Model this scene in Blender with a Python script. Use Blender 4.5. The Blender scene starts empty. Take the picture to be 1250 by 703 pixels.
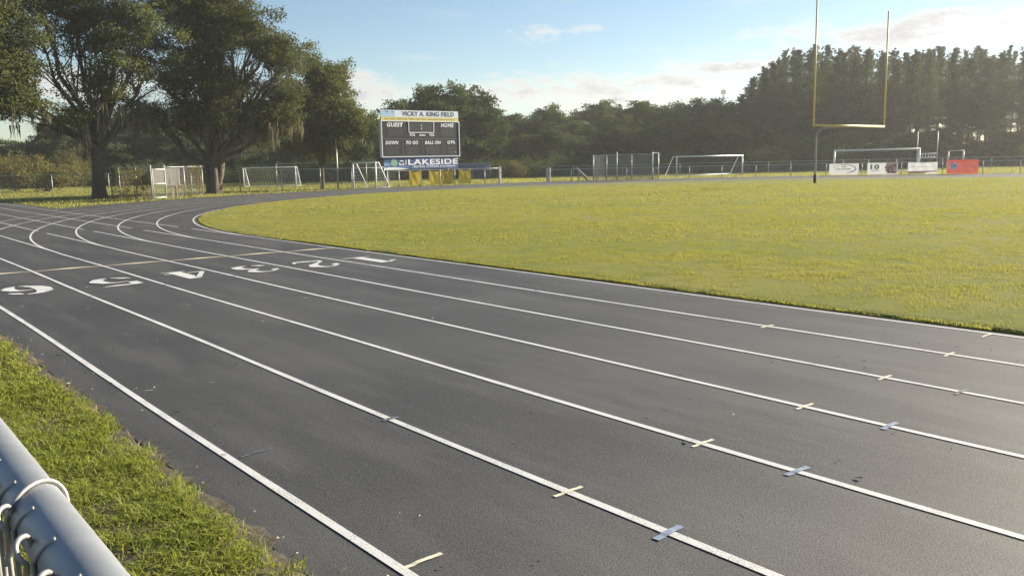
import bpy, math, random
import numpy as np
from mathutils import Vector, Matrix

SC = bpy.context.scene
COL = SC.collection
R = math.radians
rnd = random.Random(7)
NR = np.random.default_rng(11)

# ------------------------------------------------------------------ camera
FPX, YAW, PITCH, ROLL, CAMH = 1043.44, 0.685014, 0.145925, -0.022157, 1.6222
_f = Vector((math.sin(YAW) * math.cos(PITCH), math.cos(YAW) * math.cos(PITCH), -math.sin(PITCH)))
_r0 = Vector((math.cos(YAW), -math.sin(YAW), 0))
_u0 = _r0.cross(_f)
_r = math.cos(ROLL) * _r0 + math.sin(ROLL) * _u0
_u = -math.sin(ROLL) * _r0 + math.cos(ROLL) * _u0
cd = bpy.data.cameras.new('camera')
cd.sensor_width = 36.0
cd.lens = FPX / 1250.0 * 36.0
cd.clip_start = 0.02
cd.clip_end = 6000
cam = bpy.data.objects.new('camera', cd)
COL.objects.link(cam)
cam.matrix_world = Matrix(((_r.x, _u.x, -_f.x, 0), (_r.y, _u.y, -_f.y, 0), (_r.z, _u.z, -_f.z, CAMH), (0, 0, 0, 1)))
SC.camera = cam

# ------------------------------------------------------------------ sky, sun, exposure
SUN_AZ, SUN_EL = R(99), R(19)          # bearing clockwise from +Y
world = bpy.data.worlds.new('World')
SC.world = world
world.use_nodes = True
SKY_STRENGTH = 0.05

def build_world():
    nt = world.node_tree
    nt.nodes.clear()
    N, L = nt.nodes.new, nt.links.new
    out = N('ShaderNodeOutputWorld')
    bg = N('ShaderNodeBackground')
    bg.inputs['Strength'].default_value = SKY_STRENGTH
    L(bg.outputs[0], out.inputs[0])
    sky = N('ShaderNodeTexSky')
    sky.sky_type = 'NISHITA'
    sky.sun_disc = False
    sky.sun_elevation = SUN_EL
    sky.sun_rotation = SUN_AZ
    sky.air_density = 1.0
    sky.dust_density = 0.2
    sky.ozone_density = 2.4
    tc = N('ShaderNodeTexCoord')
    sp = N('ShaderNodeSeparateXYZ')
    L(tc.outputs['Generated'], sp.inputs[0])

    def M(op, a, b=None, c=None, clamp=False):
        m = N('ShaderNodeMath')
        m.operation = op
        m.use_clamp = clamp
        for i, v in enumerate((a, b, c)):
            if v is None:
                continue
            if isinstance(v, (int, float)):
                m.inputs[i].default_value = v
            else:
                L(v, m.inputs[i])
        return m.outputs[0]
    az = M('ARCTAN2', sp.outputs[0], sp.outputs[1])
    el = M('ARCSINE', sp.outputs[2])

    def noise(sa, se, seed, detail=6, rough=0.6, scale=1.0):
        cb = N('ShaderNodeCombineXYZ')
        L(M('MULTIPLY', az, sa), cb.inputs[0])
        L(M('MULTIPLY', el, se), cb.inputs[1])
        cb.inputs[2].default_value = seed
        n = N('ShaderNodeTexNoise')
        n.inputs['Scale'].default_value = scale
        n.inputs['Detail'].default_value = detail
        n.inputs['Roughness'].default_value = rough
        L(cb.outputs[0], n.inputs['Vector'])
        return n.outputs[0]

    def bump(a0, e0, wa, we):
        da = M('DIVIDE', M('SUBTRACT', az, a0), wa)
        de = M('DIVIDE', M('SUBTRACT', el, e0), we)
        q = M('ADD', M('MULTIPLY', da, da), M('MULTIPLY', de, de))
        return M('MAXIMUM', M('SUBTRACT', 1.0, q), -0.6)
    banks = [(0.505, 0.082, 0.075, 0.030), (0.80, 0.080, 0.24, 0.036), (0.93, 0.098, 0.11, 0.008),
             (0.715, 0.143, 0.045, 0.022), (0.775, 0.146, 0.035, 0.012),
             (1.13, 0.123, 0.22, 0.024), (1.45, 0.10, 0.25, 0.03), (0.2, 0.09, 0.12, 0.03),
             (-0.3, 0.10, 0.2, 0.03), (2.0, 0.11, 0.2, 0.03), (-1.2, 0.1, 0.3, 0.03), (2.8, 0.1, 0.3, 0.035)]
    m = None
    for b in banks:
        v = M('SUBTRACT', bump(*b), 0.35) if b[2] < 0.06 else bump(*b)
        m = v if m is None else M('MAXIMUM', m, v)
    n1 = noise(13, 46, 1.7, 8, 0.62)
    n2 = noise(5, 40, 5.1, 4, 0.55)
    n3 = noise(45, 95, 9.3, 6, 0.65)
    d = M('ADD', M('ADD', M('MULTIPLY', m, 0.55), M('MULTIPLY', M('SUBTRACT', n1, 0.5), 1.6)), M('MULTIPLY', M('SUBTRACT', n3, 0.5), 1.1))
    dens = N('ShaderNodeMapRange')
    dens.interpolation_type = 'SMOOTHSTEP'
    dens.inputs[1].default_value = 0.10
    dens.inputs[2].default_value = 0.75
    L(d, dens.inputs[0])
    thin = N('ShaderNodeMapRange')      # thin high veil near the horizon
    thin.interpolation_type = 'SMOOTHSTEP'
    thin.inputs[1].default_value = 0.5
    thin.inputs[2].default_value = 0.85
    L(M('ADD', n2, M('MULTIPLY', M('SUBTRACT', 0.12, el), 1.0)), thin.inputs[0])
    # cloud colour: sunlit rims where thin, greyer in the body
    body = N('ShaderNodeMapRange')
    body.inputs[1].default_value = 0.35
    body.inputs[2].default_value = 1.05
    L(d, body.inputs[0])
    cm = N('ShaderNodeMix')
    cm.data_type = 'RGBA'
    L(body.outputs[0], cm.inputs['Factor'])
    cm.inputs['A'].default_value = (7.0, 6.5, 5.9, 1)
    cm.inputs['B'].default_value = (3.4, 3.6, 4.15, 1)
    mx = N('ShaderNodeMix')
    mx.data_type = 'RGBA'
    L(M('MAXIMUM', M('MULTIPLY', dens.outputs[0], 0.95), M('MULTIPLY', thin.outputs[0], 0.35)), mx.inputs['Factor'])
    L(sky.outputs[0], mx.inputs['A'])
    L(cm.outputs['Result'], mx.inputs['B'])
    L(mx.outputs['Result'], bg.inputs['Color'])


build_world()
sl = bpy.data.lights.new('sun', 'SUN')
sl.energy = 5.0
sl.angle = R(0.53)
sl.color = (1.0, 0.89, 0.71)
sun = bpy.data.objects.new('sun', sl)
COL.objects.link(sun)
sd = Vector((math.sin(SUN_AZ) * math.cos(SUN_EL), math.cos(SUN_AZ) * math.cos(SUN_EL), math.sin(SUN_EL)))
sun.rotation_euler = sd.to_track_quat('Z', 'Y').to_euler()
sun.location = (60, 0, 40)
vs = SC.view_settings
vs.view_transform = 'Standard'
vs.look = 'None'
vs.exposure = 1.56
vs.gamma = 1.0
vs.use_curve_mapping = False
SC.cycles.max_bounces = 6
SC.cycles.diffuse_bounces = 3
SC.cycles.transparent_max_bounces = 12
SC.cycles.transmission_bounces = 4
SC.cycles.sample_clamp_indirect = 6.0


# ------------------------------------------------------------------ placing helpers
def spot(px, D):
    """ground point on the sight line of column px, D metres ahead of the camera"""
    a = (px - 625) / FPX
    t = (-CAMH / D - _f.z - _r.z * a) / _u.z
    P = Vector((0, 0, CAMH)) + D * (_f + _r * a + _u * t)
    return Vector((P.x, P.y, 0))


def gpt(px, py):
    d = _f + _r * ((px - 625) / FPX) - _u * ((py - 351.5) / FPX)
    t = -CAMH / d.z
    return Vector((d.x * t, d.y * t, 0))


X0, LW, RAD = 1.69175, 1.067, 25.6116
X6 = X0 + 6 * LW
CX, CY = X6 + RAD, 19.328
FENCE_R = RAD + 8.98


def arc_spot(px, rad):
    lo, hi = 30.0, 120.0
    for _ in range(60):
        m = (lo + hi) / 2
        p = spot(px, m)
        if math.hypot(p.x - CX, p.y - CY) > rad and p.x * math.sin(YAW) + p.y * math.cos(YAW) > 40:
            hi = m
        else:
            lo = m
    return spot(px, (lo + hi) / 2)


# ------------------------------------------------------------------ mesh helpers
class MB:
    def __init__(s):
        s.v, s.f, s.m = [], [], []

    def quad(s, a, b, c, d, mi=0):
        n = len(s.v)
        s.v += [tuple(a), tuple(b), tuple(c), tuple(d)]
        s.f.append((n, n + 1, n + 2, n + 3)); s.m.append(mi)

    def poly(s, pts, mi=0):
        n = len(s.v)
        s.v += [tuple(p) for p in pts]
        s.f.append(tuple(range(n, n + len(pts)))); s.m.append(mi)

    def prism(s, pts, off, mi=0):
        """closed prism: polygon pts extruded by vector off"""
        n = len(s.v); k = len(pts)
        off = Vector(off)
        s.v += [tuple(Vector(p)) for p in pts] + [tuple(Vector(p) + off) for p in pts]
        s.f.append(tuple(range(n + k - 1, n - 1, -1))); s.m.append(mi)
        s.f.append(tuple(range(n + k, n + 2 * k))); s.m.append(mi)
        for i in range(k):
            j = (i + 1) % k
            s.f.append((n + i, n + j, n + k + j, n + k + i)); s.m.append(mi)

    def box(s, c, size, rz=0.0, mi=0):
        c = Vector(c)
        ca, sa = math.cos(rz), math.sin(rz)
        hx, hy, hz = size[0] / 2, size[1] / 2, size[2] / 2
        P = []
        for x, y in ((-hx, -hy), (hx, -hy), (hx, hy), (-hx, hy)):
            P.append(Vector((c.x + x * ca - y * sa, c.y + x * sa + y * ca, c.z - hz)))
        s.prism(P, (0, 0, 2 * hz), mi)

    def tube(s, pts, rad, seg=8, cap=True, mi=0):
        pts = [Vector(p) for p in pts]
        k = len(pts)
        if isinstance(rad, (int, float)):
            rad = [rad] * k
        n0 = len(s.v)
        prev = None
        for i, p in enumerate(pts):
            if i == 0:
                t = pts[1] - pts[0]
            elif i == k - 1:
                t = pts[-1] - pts[-2]
            else:
                t = pts[i + 1] - pts[i - 1]
            if t.length < 1e-9:
                t = Vector((0, 0, 1))
            t.normalize()
            if prev is None:
                a = Vector((0, 0, 1)) if abs(t.z) < 0.9 else Vector((1, 0, 0))
                e1 = t.cross(a).normalized()
            else:
                e1 = (prev - t * prev.dot(t))
                if e1.length < 1e-6:
                    e1 = t.orthogonal()
                e1.normalize()
            prev = e1
            e2 = t.cross(e1)
            for q in range(seg):
                an = 2 * math.pi * q / seg
                s.v.append(tuple(p + (e1 * math.cos(an) + e2 * math.sin(an)) * rad[i]))
        for i in range(k - 1):
            for q in range(seg):
                a = n0 + i * seg + q; b = n0 + i * seg + (q + 1) % seg
                s.f.append((a, b, b + seg, a + seg)); s.m.append(mi)
        if cap:
            s.f.append(tuple(n0 + q for q in reversed(range(seg)))); s.m.append(mi)
            s.f.append(tuple(n0 + (k - 1) * seg + q for q in range(seg))); s.m.append(mi)

    def build(s, name, mats, parent=None, smooth=False, loc=None):
        me = bpy.data.meshes.new(name)
        me.from_pydata(s.v, [], s.f)
        if not isinstance(mats, (list, tuple)):
            mats = [mats]
        for m in mats:
            me.materials.append(m)
        if len(mats) > 1:
            me.polygons.foreach_set('material_index', s.m)
        if smooth:
            me.polygons.foreach_set('use_smooth', [True] * len(s.f))
        me.update()
        o = bpy.data.objects.new(name, me)
        COL.objects.link(o)
        if parent:
            o.parent = parent
        if loc is not None:
            o.location = loc
        return o


def np_mesh(name, V, F, mat, parent=None):
    """V (n,3) float, F (m,k) int with k = 3 or 4"""
    me = bpy.data.meshes.new(name)
    k = F.shape[1]
    me.vertices.add(len(V)); me.vertices.foreach_set('co', V.astype(np.float32).ravel())
    me.loops.add(F.size); me.loops.foreach_set('vertex_index', F.astype(np.int32).ravel())
    me.polygons.add(len(F))
    me.polygons.foreach_set('loop_start', np.arange(0, F.size, k, dtype=np.int32))
    me.materials.append(mat)
    me.update(calc_edges=True)
    o = bpy.data.objects.new(name, me)
    COL.objects.link(o)
    if parent:
        o.parent = parent
    return o


def tag(o, label=None, cat=None, group=None, kind=None):
    if label: o['label'] = label
    if cat: o['category'] = cat
    if group: o['group'] = group
    if kind: o['kind'] = kind
    return o


def thing(name, label, cat, loc=(0, 0, 0), rz=0.0, group=None):
    o = bpy.data.objects.new(name, None)
    o.empty_display_size = 0.3
    COL.objects.link(o)
    o.location = loc
    o.rotation_euler = (0, 0, rz)
    return tag(o, label, cat, group)


def copy_tree(src, loc, rz, scale):
    c = src.copy(); COL.objects.link(c)
    c.location = loc; c.rotation_euler = (0, 0, rz); c.scale = scale
    for ch in list(src.children):
        d = ch.copy(); COL.objects.link(d); d.parent = c
    return c


# ------------------------------------------------------------------ materials
def new_mat(name):
    m = bpy.data.materials.new(name)
    m.use_nodes = True
    nt = m.node_tree
    b = nt.nodes['Principled BSDF']
    return m, nt, b


def plain(name, col, rough=0.6, metal=0.0, var=0.12, scale=6.0, bump=0.0, bscale=60.0):
    """one-colour material with a little procedural variation"""
    m, nt, b = new_mat(name)
    N, L = nt.nodes.new, nt.links.new
    tc = N('ShaderNodeTexCoord')
    n = N('ShaderNodeTexNoise'); n.inputs['Scale'].default_value = scale; n.inputs['Detail'].default_value = 5
    L(tc.outputs['Object'], n.inputs['Vector'])
    mx = N('ShaderNodeMix'); mx.data_type = 'RGBA'
    c = Vector(col)
    mx.inputs['A'].default_value = (*(c * (1 - var)), 1)
    mx.inputs['B'].default_value = (*(c * (1 + var)), 1)
    L(n.outputs[0], mx.inputs['Factor'])
    L(mx.outputs['Result'], b.inputs['Base Color'])
    b.inputs['Roughness'].default_value = rough
    b.inputs['Metallic'].default_value = metal
    if bump:
        n2 = N('ShaderNodeTexNoise'); n2.inputs['Scale'].default_value = bscale; n2.inputs['Detail'].default_value = 4
        L(tc.outputs['Object'], n2.inputs['Vector'])
        bp = N('ShaderNodeBump'); bp.inputs['Strength'].default_value = bump; bp.inputs['Distance'].default_value = 0.02
        L(n2.outputs[0], bp.inputs['Height']); L(bp.outputs[0], b.inputs['Normal'])
    return m


def leaf_mat(name, ca, cb, trans=0.35, tcol=None, cc=None):
    """thin leaf: diffuse + translucent, colour varies leaf by leaf and patch by patch"""
    m, nt, b = new_mat(name)
    N, L = nt.nodes.new, nt.links.new
    nt.nodes.remove(b)
    out = nt.nodes['Material Output']
    g = N('ShaderNodeNewGeometry')
    oi = N('ShaderNodeObjectInfo')
    tc = N('ShaderNodeTexCoord')
    n = N('ShaderNodeTexNoise'); n.inputs['Scale'].default_value = 0.7; n.inputs['Detail'].default_value = 3
    L(tc.outputs['Object'], n.inputs['Vector'])
    mx = N('ShaderNodeMix'); mx.data_type = 'RGBA'
    mx.inputs['A'].default_value = (*ca, 1); mx.inputs['B'].default_value = (*cb, 1)
    L(g.outputs['Random Per Island'], mx.inputs['Factor'])
    m2 = N('ShaderNodeMix'); m2.data_type = 'RGBA'
    m2.inputs['B'].default_value = (*(cc or cb), 1)
    L(n.outputs[0], m2.inputs['Factor']); L(mx.outputs['Result'], m2.inputs['A'])
    hs = N('ShaderNodeHueSaturation')
    mr = N('ShaderNodeMapRange'); mr.inputs[3].default_value = 0.75; mr.inputs[4].default_value = 1.25
    L(oi.outputs['Random'], mr.inputs[0]); L(mr.outputs[0], hs.inputs['Value'])
    L(m2.outputs['Result'], hs.inputs['Color'])
    d = N('ShaderNodeBsdfDiffuse'); t = N('ShaderNodeBsdfTranslucent')
    L(hs.outputs[0], d.inputs[0])
    tm = N('ShaderNodeMix'); tm.data_type = 'RGBA'; tm.blend_type = 'MULTIPLY'; tm.inputs['Factor'].default_value = 1.0
    L(hs.outputs[0], tm.inputs['A']); tm.inputs['B'].default_value = (*(tcol or (1.5, 1.3, 0.6)), 1)
    L(tm.outputs['Result'], t.inputs[0])
    ms = N('ShaderNodeMixShader'); ms.inputs[0].default_value = trans
    L(d.outputs[0], ms.inputs[1]); L(t.outputs[0], ms.inputs[2])
    L(ms.outputs[0], out.inputs[0])
    return m


def asphalt_mat():
    m, nt, b = new_mat('asphalt')
    N, L = nt.nodes.new, nt.links.new
    tc = N('ShaderNodeTexCoord')

    def noise(s, d=4, r=0.6, vec=None):
        n = N('ShaderNodeTexNoise'); n.inputs['Scale'].default_value = s; n.inputs['Detail'].default_value = d
        n.inputs['Roughness'].default_value = r
        L(vec or tc.outputs['Object'], n.inputs['Vector'])
        return n.outputs[0]
    mp = N('ShaderNodeMapping'); mp.inputs['Scale'].default_value = (1.0, 0.16, 1.0)
    L(tc.outputs['Object'], mp.inputs[0])
    big = noise(0.35, 6, 0.65); streak = noise(2.2, 6, 0.65, mp.outputs[0]); grain = noise(210, 3, 0.75); mid = noise(85, 6, 0.8); pit = noise(120, 3, 0.7)

    def mix(f, a, bb, bt='MIX'):
        x = N('ShaderNodeMix'); x.data_type = 'RGBA'; x.blend_type = bt
        if isinstance(f, (int, float)): x.inputs['Factor'].default_value = f
        else: L(f, x.inputs['Factor'])
        for k, v in (('A', a), ('B', bb)):
            if isinstance(v, tuple): x.inputs[k].default_value = (*v, 1)
            else: L(v, x.inputs[k])
        return x.outputs['Result']

    def ramp(v, a, bb, lo=0.0, hi=1.0):
        r = N('ShaderNodeMapRange'); r.interpolation_type = 'SMOOTHSTEP'
        r.inputs[1].default_value = a; r.inputs[2].default_value = bb; r.inputs[3].default_value = lo; r.inputs[4].default_value = hi
        L(v, r.inputs[0]); return r.outputs[0]
    c = mix(ramp(big, 0.35, 0.7), (0.026, 0.0265, 0.028), (0.062, 0.0615, 0.061))
    c = mix(ramp(streak, 0.42, 0.68, 0, 0.85), c, (0.085, 0.0835, 0.081))
    c = mix(ramp(mid, 0.50, 0.60, 0, 0.8), c, (0.115, 0.113, 0.111))
    c = mix(ramp(pit, 0.40, 0.48, 0.85, 0.0), c, (0.013, 0.013, 0.014))
    c = mix(ramp(grain, 0.30, 0.48, 0.7, 0.0), c, (0.018, 0.018, 0.018))
    c = mix(ramp(grain, 0.60, 0.74, 0.0, 0.8), c, (0.17, 0.16, 0.15))
    vo = N('ShaderNodeTexVoronoi'); vo.inputs['Scale'].default_value = 9.0
    L(tc.outputs['Object'], vo.inputs['Vector'])
    c = mix(ramp(vo.outputs['Distance'], 0.012, 0.03, 0.55, 0.0), c, (0.30, 0.28, 0.24))   # pale chips
    L(c, b.inputs['Base Color'])
    b.inputs['Roughness'].default_value = 0.66
    b.inputs['Specular IOR Level'].default_value = 0.5
    bp = N('ShaderNodeBump'); bp.inputs['Strength'].default_value = 0.7; bp.inputs['Distance'].default_value = 0.006
    ad = N('ShaderNodeMath'); ad.operation = 'ADD'
    L(grain, ad.inputs[0]); L(mid, ad.inputs[1])
    L(ad.outputs[0], bp.inputs['Height']); L(bp.outputs[0], b.inputs['Normal'])
    return m


def paint_mat(name, col, wear=0.35):
    m, nt, b = new_mat(name)
    N, L = nt.nodes.new, nt.links.new
    tc = N('ShaderNodeTexCoord')
    n = N('ShaderNodeTexNoise'); n.inputs['Scale'].default_value = 170; n.inputs['Detail'].default_value = 3
    n2 = N('ShaderNodeTexNoise'); n2.inputs['Scale'].default_value = 3.5; n2.inputs['Detail'].default_value = 4
    L(tc.outputs['Object'], n.inputs['Vector']); L(tc.outputs['Object'], n2.inputs['Vector'])
    r = N('ShaderNodeMapRange'); r.inputs[1].default_value = 0.58; r.inputs[2].default_value = 0.80; r.inputs[4].default_value = wear * 1.6
    ad = N('ShaderNodeMath'); ad.operation = 'MULTIPLY_ADD'; ad.inputs[1].default_value = 0.45
    L(n2.outputs[0], ad.inputs[0]); L(n.outputs[0], ad.inputs[2])
    sb = N('ShaderNodeMath'); sb.operation = 'SUBTRACT'; sb.inputs[1].default_value = 0.18
    L(ad.outputs[0], sb.inputs[0]); L(sb.outputs[0], r.inputs[0])
    mx = N('ShaderNodeMix'); mx.data_type = 'RGBA'
    mx.inputs['A'].default_value = (*col, 1); mx.inputs['B'].default_value = (0.10, 0.10, 0.10, 1)
    L(r.outputs[0], mx.inputs['Factor']); L(mx.outputs['Result'], b.inputs['Base Color'])
    b.inputs['Roughness'].default_value = 0.7
    bp = N('ShaderNodeBump'); bp.inputs['Strength'].default_value = 0.4; bp.inputs['Distance'].default_value = 0.004
    L(n.outputs[0], bp.inputs['Height']); L(bp.outputs[0], b.inputs['Normal'])
    return m


def ground_mat(name, c1, c2, c3, s1=0.25, s2=3.0, bump=0.5, bs=14):
    m, nt, b = new_mat(name)
    N, L = nt.nodes.new, nt.links.new
    tc = N('ShaderNodeTexCoord')

    def noise(s, d=5, r=0.6):
        n = N('ShaderNodeTexNoise'); n.inputs['Scale'].default_value = s; n.inputs['Detail'].default_value = d
        n.inputs['Roughness'].default_value = r
        L(tc.outputs['Object'], n.inputs['Vector']); return n.outputs[0]

    def rmp(v, a, bb):
        r = N('ShaderNodeMapRange'); r.interpolation_type = 'SMOOTHSTEP'
        r.inputs[1].default_value = a; r.inputs[2].default_value = bb
        L(v, r.inputs[0]); return r.outputs[0]
    x = N('ShaderNodeMix'); x.data_type = 'RGBA'
    x.inputs['A'].default_value = (*c1, 1); x.inputs['B'].default_value = (*c2, 1)
    L(rmp(noise(s1), 0.35, 0.65), x.inputs['Factor'])
    y = N('ShaderNodeMix'); y.data_type = 'RGBA'
    L(x.outputs['Result'], y.inputs['A']); y.inputs['B'].default_value = (*c3, 1)
    L(rmp(noise(s2), 0.48, 0.75), y.inputs['Factor'])
    L(y.outputs['Result'], b.inputs['Base Color'])
    b.inputs['Roughness'].default_value = 0.95
    b.inputs['Specular IOR Level'].default_value = 0.1
    bp = N('ShaderNodeBump'); bp.inputs['Strength'].default_value = bump; bp.inputs['Distance'].default_value = 0.05
    L(noise(bs, 6, 0.7), bp.inputs['Height']); L(bp.outputs[0], b.inputs['Normal'])
    return m


M = {}
M['asphalt'] = asphalt_mat()
M['white'] = paint_mat('white_line_paint', (0.58, 0.58, 0.57), 0.62)
M['cream'] = paint_mat('cream_line_paint', (0.62, 0.52, 0.36), 0.25)
M['faint'] = paint_mat('faint_line_paint', (0.20, 0.19, 0.18), 0.3)
M['tape_cream'] = plain('cream_tape', (0.66, 0.62, 0.46), 0.6)
M['tape_blue'] = plain('blue_tape', (0.19, 0.245, 0.33), 0.75, 0, 0.3, 50)
M['tape_worn'] = plain('worn_blue_tape', (0.11, 0.125, 0.15), 0.7, var=0.4, scale=40)
M['soil'] = ground_mat('lawn_soil', (0.085, 0.10, 0.028), (0.115, 0.115, 0.04), (0.10, 0.105, 0.045), 0.2, 2.5)
M['verge_soil'] = ground_mat('verge_soil', (0.085, 0.075, 0.058), (0.115, 0.10, 0.08), (0.05, 0.045, 0.036), 2.5, 30.0, 0.35)
M['field_soil'] = ground_mat('field_turf', (0.175, 0.198, 0.045), (0.24, 0.228, 0.07), (0.14, 0.165, 0.038), 0.22, 1.3, 0.9, 45)
M['blade'] = leaf_mat('verge_grass_blade', (0.10, 0.165, 0.03), (0.27, 0.30, 0.07), 0.42, (1.25, 1.3, 0.5), (0.26, 0.25, 0.085))
M['field_blade'] = leaf_mat('field_grass_blade', (0.23, 0.28, 0.062), (0.40, 0.375, 0.13), 0.45, (1.14, 1.18, 0.65), (0.41, 0.355, 0.14))
M['straw'] = plain('dry_straw', (0.30, 0.27, 0.20), 0.85)
M['thatch'] = leaf_mat('dead_grass_thatch', (0.26, 0.20, 0.10), (0.42, 0.35, 0.20), 0.3, (1.1, 1.0, 0.7), (0.34, 0.27, 0.15))
M['galv'] = plain('galvanised_steel', (0.27, 0.285, 0.305), 0.5, 0.45, 0.22, 30, 0.02, 260)
M['wire'] = plain('galvanised_wire', (0.34, 0.33, 0.31), 0.5, 0.5, 0.3, 60)
M['post'] = plain('grey_fence_pipe', (0.42, 0.42, 0.41), 0.5, 0.3)
M['mesh_far'] = plain('chain_link_wire', (0.20, 0.21, 0.21), 0.6, 0.2)
M['mesh_dark'] = plain('dark_windscreen_mesh', (0.09, 0.10, 0.10), 0.8)
M['white_metal'] = plain('white_painted_pipe', (0.74, 0.75, 0.74), 0.45)
M['grey_metal'] = plain('grey_painted_steel', (0.20, 0.22, 0.24), 0.5)
M['net'] = plain('pale_goal_net', (0.55, 0.56, 0.55), 0.8)
M['yellow_metal'] = plain('yellow_painted_steel', (0.62, 0.49, 0.14), 0.5, 0, 0.08)
M['board'] = plain('scoreboard_panel', (0.020, 0.021, 0.026), 0.85, 0, 0.10, 1.0)
M['board_lit'] = plain('scoreboard_digit_window', (0.020, 0.022, 0.028), 0.4)
M['old_white'] = plain('weathered_white_pipe', (0.38, 0.37, 0.34), 0.6, 0, 0.25, 5)
M['frame'] = plain('scoreboard_trim', (0.62, 0.64, 0.66), 0.5)
M['sign_white'] = plain('white_sign_face', (0.64, 0.70, 0.78), 0.55, 0, 0.06, 0.8)
M['sign_sky'] = plain('pale_blue_sign_face', (0.36, 0.52, 0.68), 0.55)
M['sign_yellow'] = plain('yellow_stripe', (0.60, 0.52, 0.16), 0.55)
M['ink'] = plain('navy_ink', (0.03, 0.035, 0.07), 0.6)
M['olive_ink'] = plain('olive_ink', (0.33, 0.27, 0.07), 0.6)
M['letter'] = plain('white_letter', (0.78, 0.80, 0.82), 0.6)
M['blue'] = plain('blue_sign_face', (0.035, 0.075, 0.22), 0.5, 0, 0.35, 0.6)
M['sky_blue'] = plain('light_blue_print', (0.16, 0.30, 0.60), 0.5, 0, 0.25, 1.2)
M['leaf_green'] = plain('green_print', (0.20, 0.42, 0.27), 0.6)
M['flag'] = None
M['red'] = plain('red_vinyl', (0.58, 0.10, 0.08), 0.5, 0, 0.08)
M['pink_print'] = plain('pink_print', (0.78, 0.52, 0.46), 0.6)
M['orange_print'] = plain('orange_print', (0.60, 0.30, 0.14), 0.6, 0, 0.4, 5)
M['vinyl'] = plain('white_vinyl', (0.70, 0.71, 0.72), 0.5, 0, 0.05)
M['green_ink'] = plain('green_ink', (0.05, 0.20, 0.12), 0.6)
M['grey_ink'] = plain('grey_ink', (0.16, 0.16, 0.20), 0.6)
M['photo_brown'] = plain('brown_photo_print', (0.30, 0.16, 0.12), 0.6, 0, 0.6, 8)
M['bark'] = plain('oak_bark', (0.095, 0.075, 0.058), 0.95, 0, 0.45, 7, 0.9, 18)
M['pine_bark'] = plain('pine_bark', (0.085, 0.062, 0.048), 0.95, 0, 0.4, 6, 0.6, 20)
M['oak_leaf'] = leaf_mat('oak_leaf', (0.052, 0.076, 0.032), (0.135, 0.155, 0.066), 0.33, (1.2, 1.22, 0.6), (0.14, 0.142, 0.066))
M['wood_leaf'] = leaf_mat('woodland_leaf', (0.042, 0.074, 0.034), (0.095, 0.127, 0.053), 0.30, (1.2, 1.25, 0.6), (0.09, 0.108, 0.048))
M['pine_leaf'] = leaf_mat('pine_needle', (0.036, 0.062, 0.031), (0.080, 0.104, 0.050), 0.28, (1.2, 1.25, 0.6), (0.075, 0.085, 0.045))
M['brush_leaf'] = leaf_mat('dry_brush_leaf', (0.12, 0.13, 0.05), (0.25, 0.225, 0.10), 0.32, (1.2, 1.1, 0.6), (0.18, 0.165, 0.075))
M['moss'] = leaf_mat('spanish_moss', (0.12, 0.12, 0.085), (0.22, 0.205, 0.145), 0.35, (1.1, 1.0, 0.8), (0.17, 0.16, 0.115))
M['timber'] = plain('weathered_timber', (0.22, 0.16, 0.10), 0.9, 0, 0.3, 9, 0.5, 30)
M['pale_timber'] = plain('pale_weathered_timber', (0.48, 0.44, 0.37), 0.9, 0, 0.25, 9, 0.5, 30)
M['tarp'] = plain('faded_grey_tarp', (0.08, 0.078, 0.068), 0.85, 0, 0.15, 3)
M['concrete'] = plain('grey_concrete', (0.36, 0.36, 0.35), 0.9, 0, 0.15, 4, 0.3)
M['roof'] = plain('blue_grey_roof_metal', (0.085, 0.11, 0.14), 0.6, 0.1)
M['shed'] = plain('grey_shed_wall', (0.07, 0.08, 0.09), 0.8)


def sheet_mat(name, col, trans):
    """thin sheet that lets some light through"""
    m, nt, b = new_mat(name)
    nt.nodes.remove(b)
    N, L = nt.nodes.new, nt.links.new
    tc = N('ShaderNodeTexCoord'); n = N('ShaderNodeTexNoise'); n.inputs['Scale'].default_value = 3.0; n.inputs['Detail'].default_value = 4
    L(tc.outputs['Object'], n.inputs['Vector'])
    mx = N('ShaderNodeMix'); mx.data_type = 'RGBA'; c = Vector(col)
    mx.inputs['A'].default_value = (*(c * .92), 1); mx.inputs['B'].default_value = (*(c * 1.05), 1)
    L(n.outputs[0], mx.inputs['Factor'])
    d = N('ShaderNodeBsdfDiffuse'); t = N('ShaderNodeBsdfTranslucent'); ms = N('ShaderNodeMixShader'); ms.inputs[0].default_value = trans
    L(mx.outputs['Result'], d.inputs[0]); L(mx.outputs['Result'], t.inputs[0])
    L(d.outputs[0], ms.inputs[1]); L(t.outputs[0], ms.inputs[2]); L(ms.outputs[0], nt.nodes['Material Output'].inputs[0])
    return m


M['vinyl'] = sheet_mat('white_vinyl', (0.80, 0.79, 0.77), 0.22)
M['red'] = sheet_mat('red_vinyl', (0.66, 0.12, 0.085), 0.18)
M['b_white'] = sheet_mat('white_banner_print', (0.9, 0.88, 0.86), 0.02)
M['b_pink'] = sheet_mat('pink_banner_print', (0.80, 0.46, 0.40), 0.02)
M['b_brown'] = sheet_mat('brown_banner_print', (0.40, 0.20, 0.15), 0.02)
M['b_orange'] = sheet_mat('orange_banner_print', (0.62, 0.36, 0.16), 0.02)
M['b_blue'] = sheet_mat('blue_banner_print', (0.10, 0.14, 0.32), 0.4)
M['b_green'] = sheet_mat('green_banner_print', (0.06, 0.22, 0.13), 0.4)
M['b_grey'] = sheet_mat('grey_banner_print', (0.20, 0.20, 0.24), 0.4)


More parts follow.
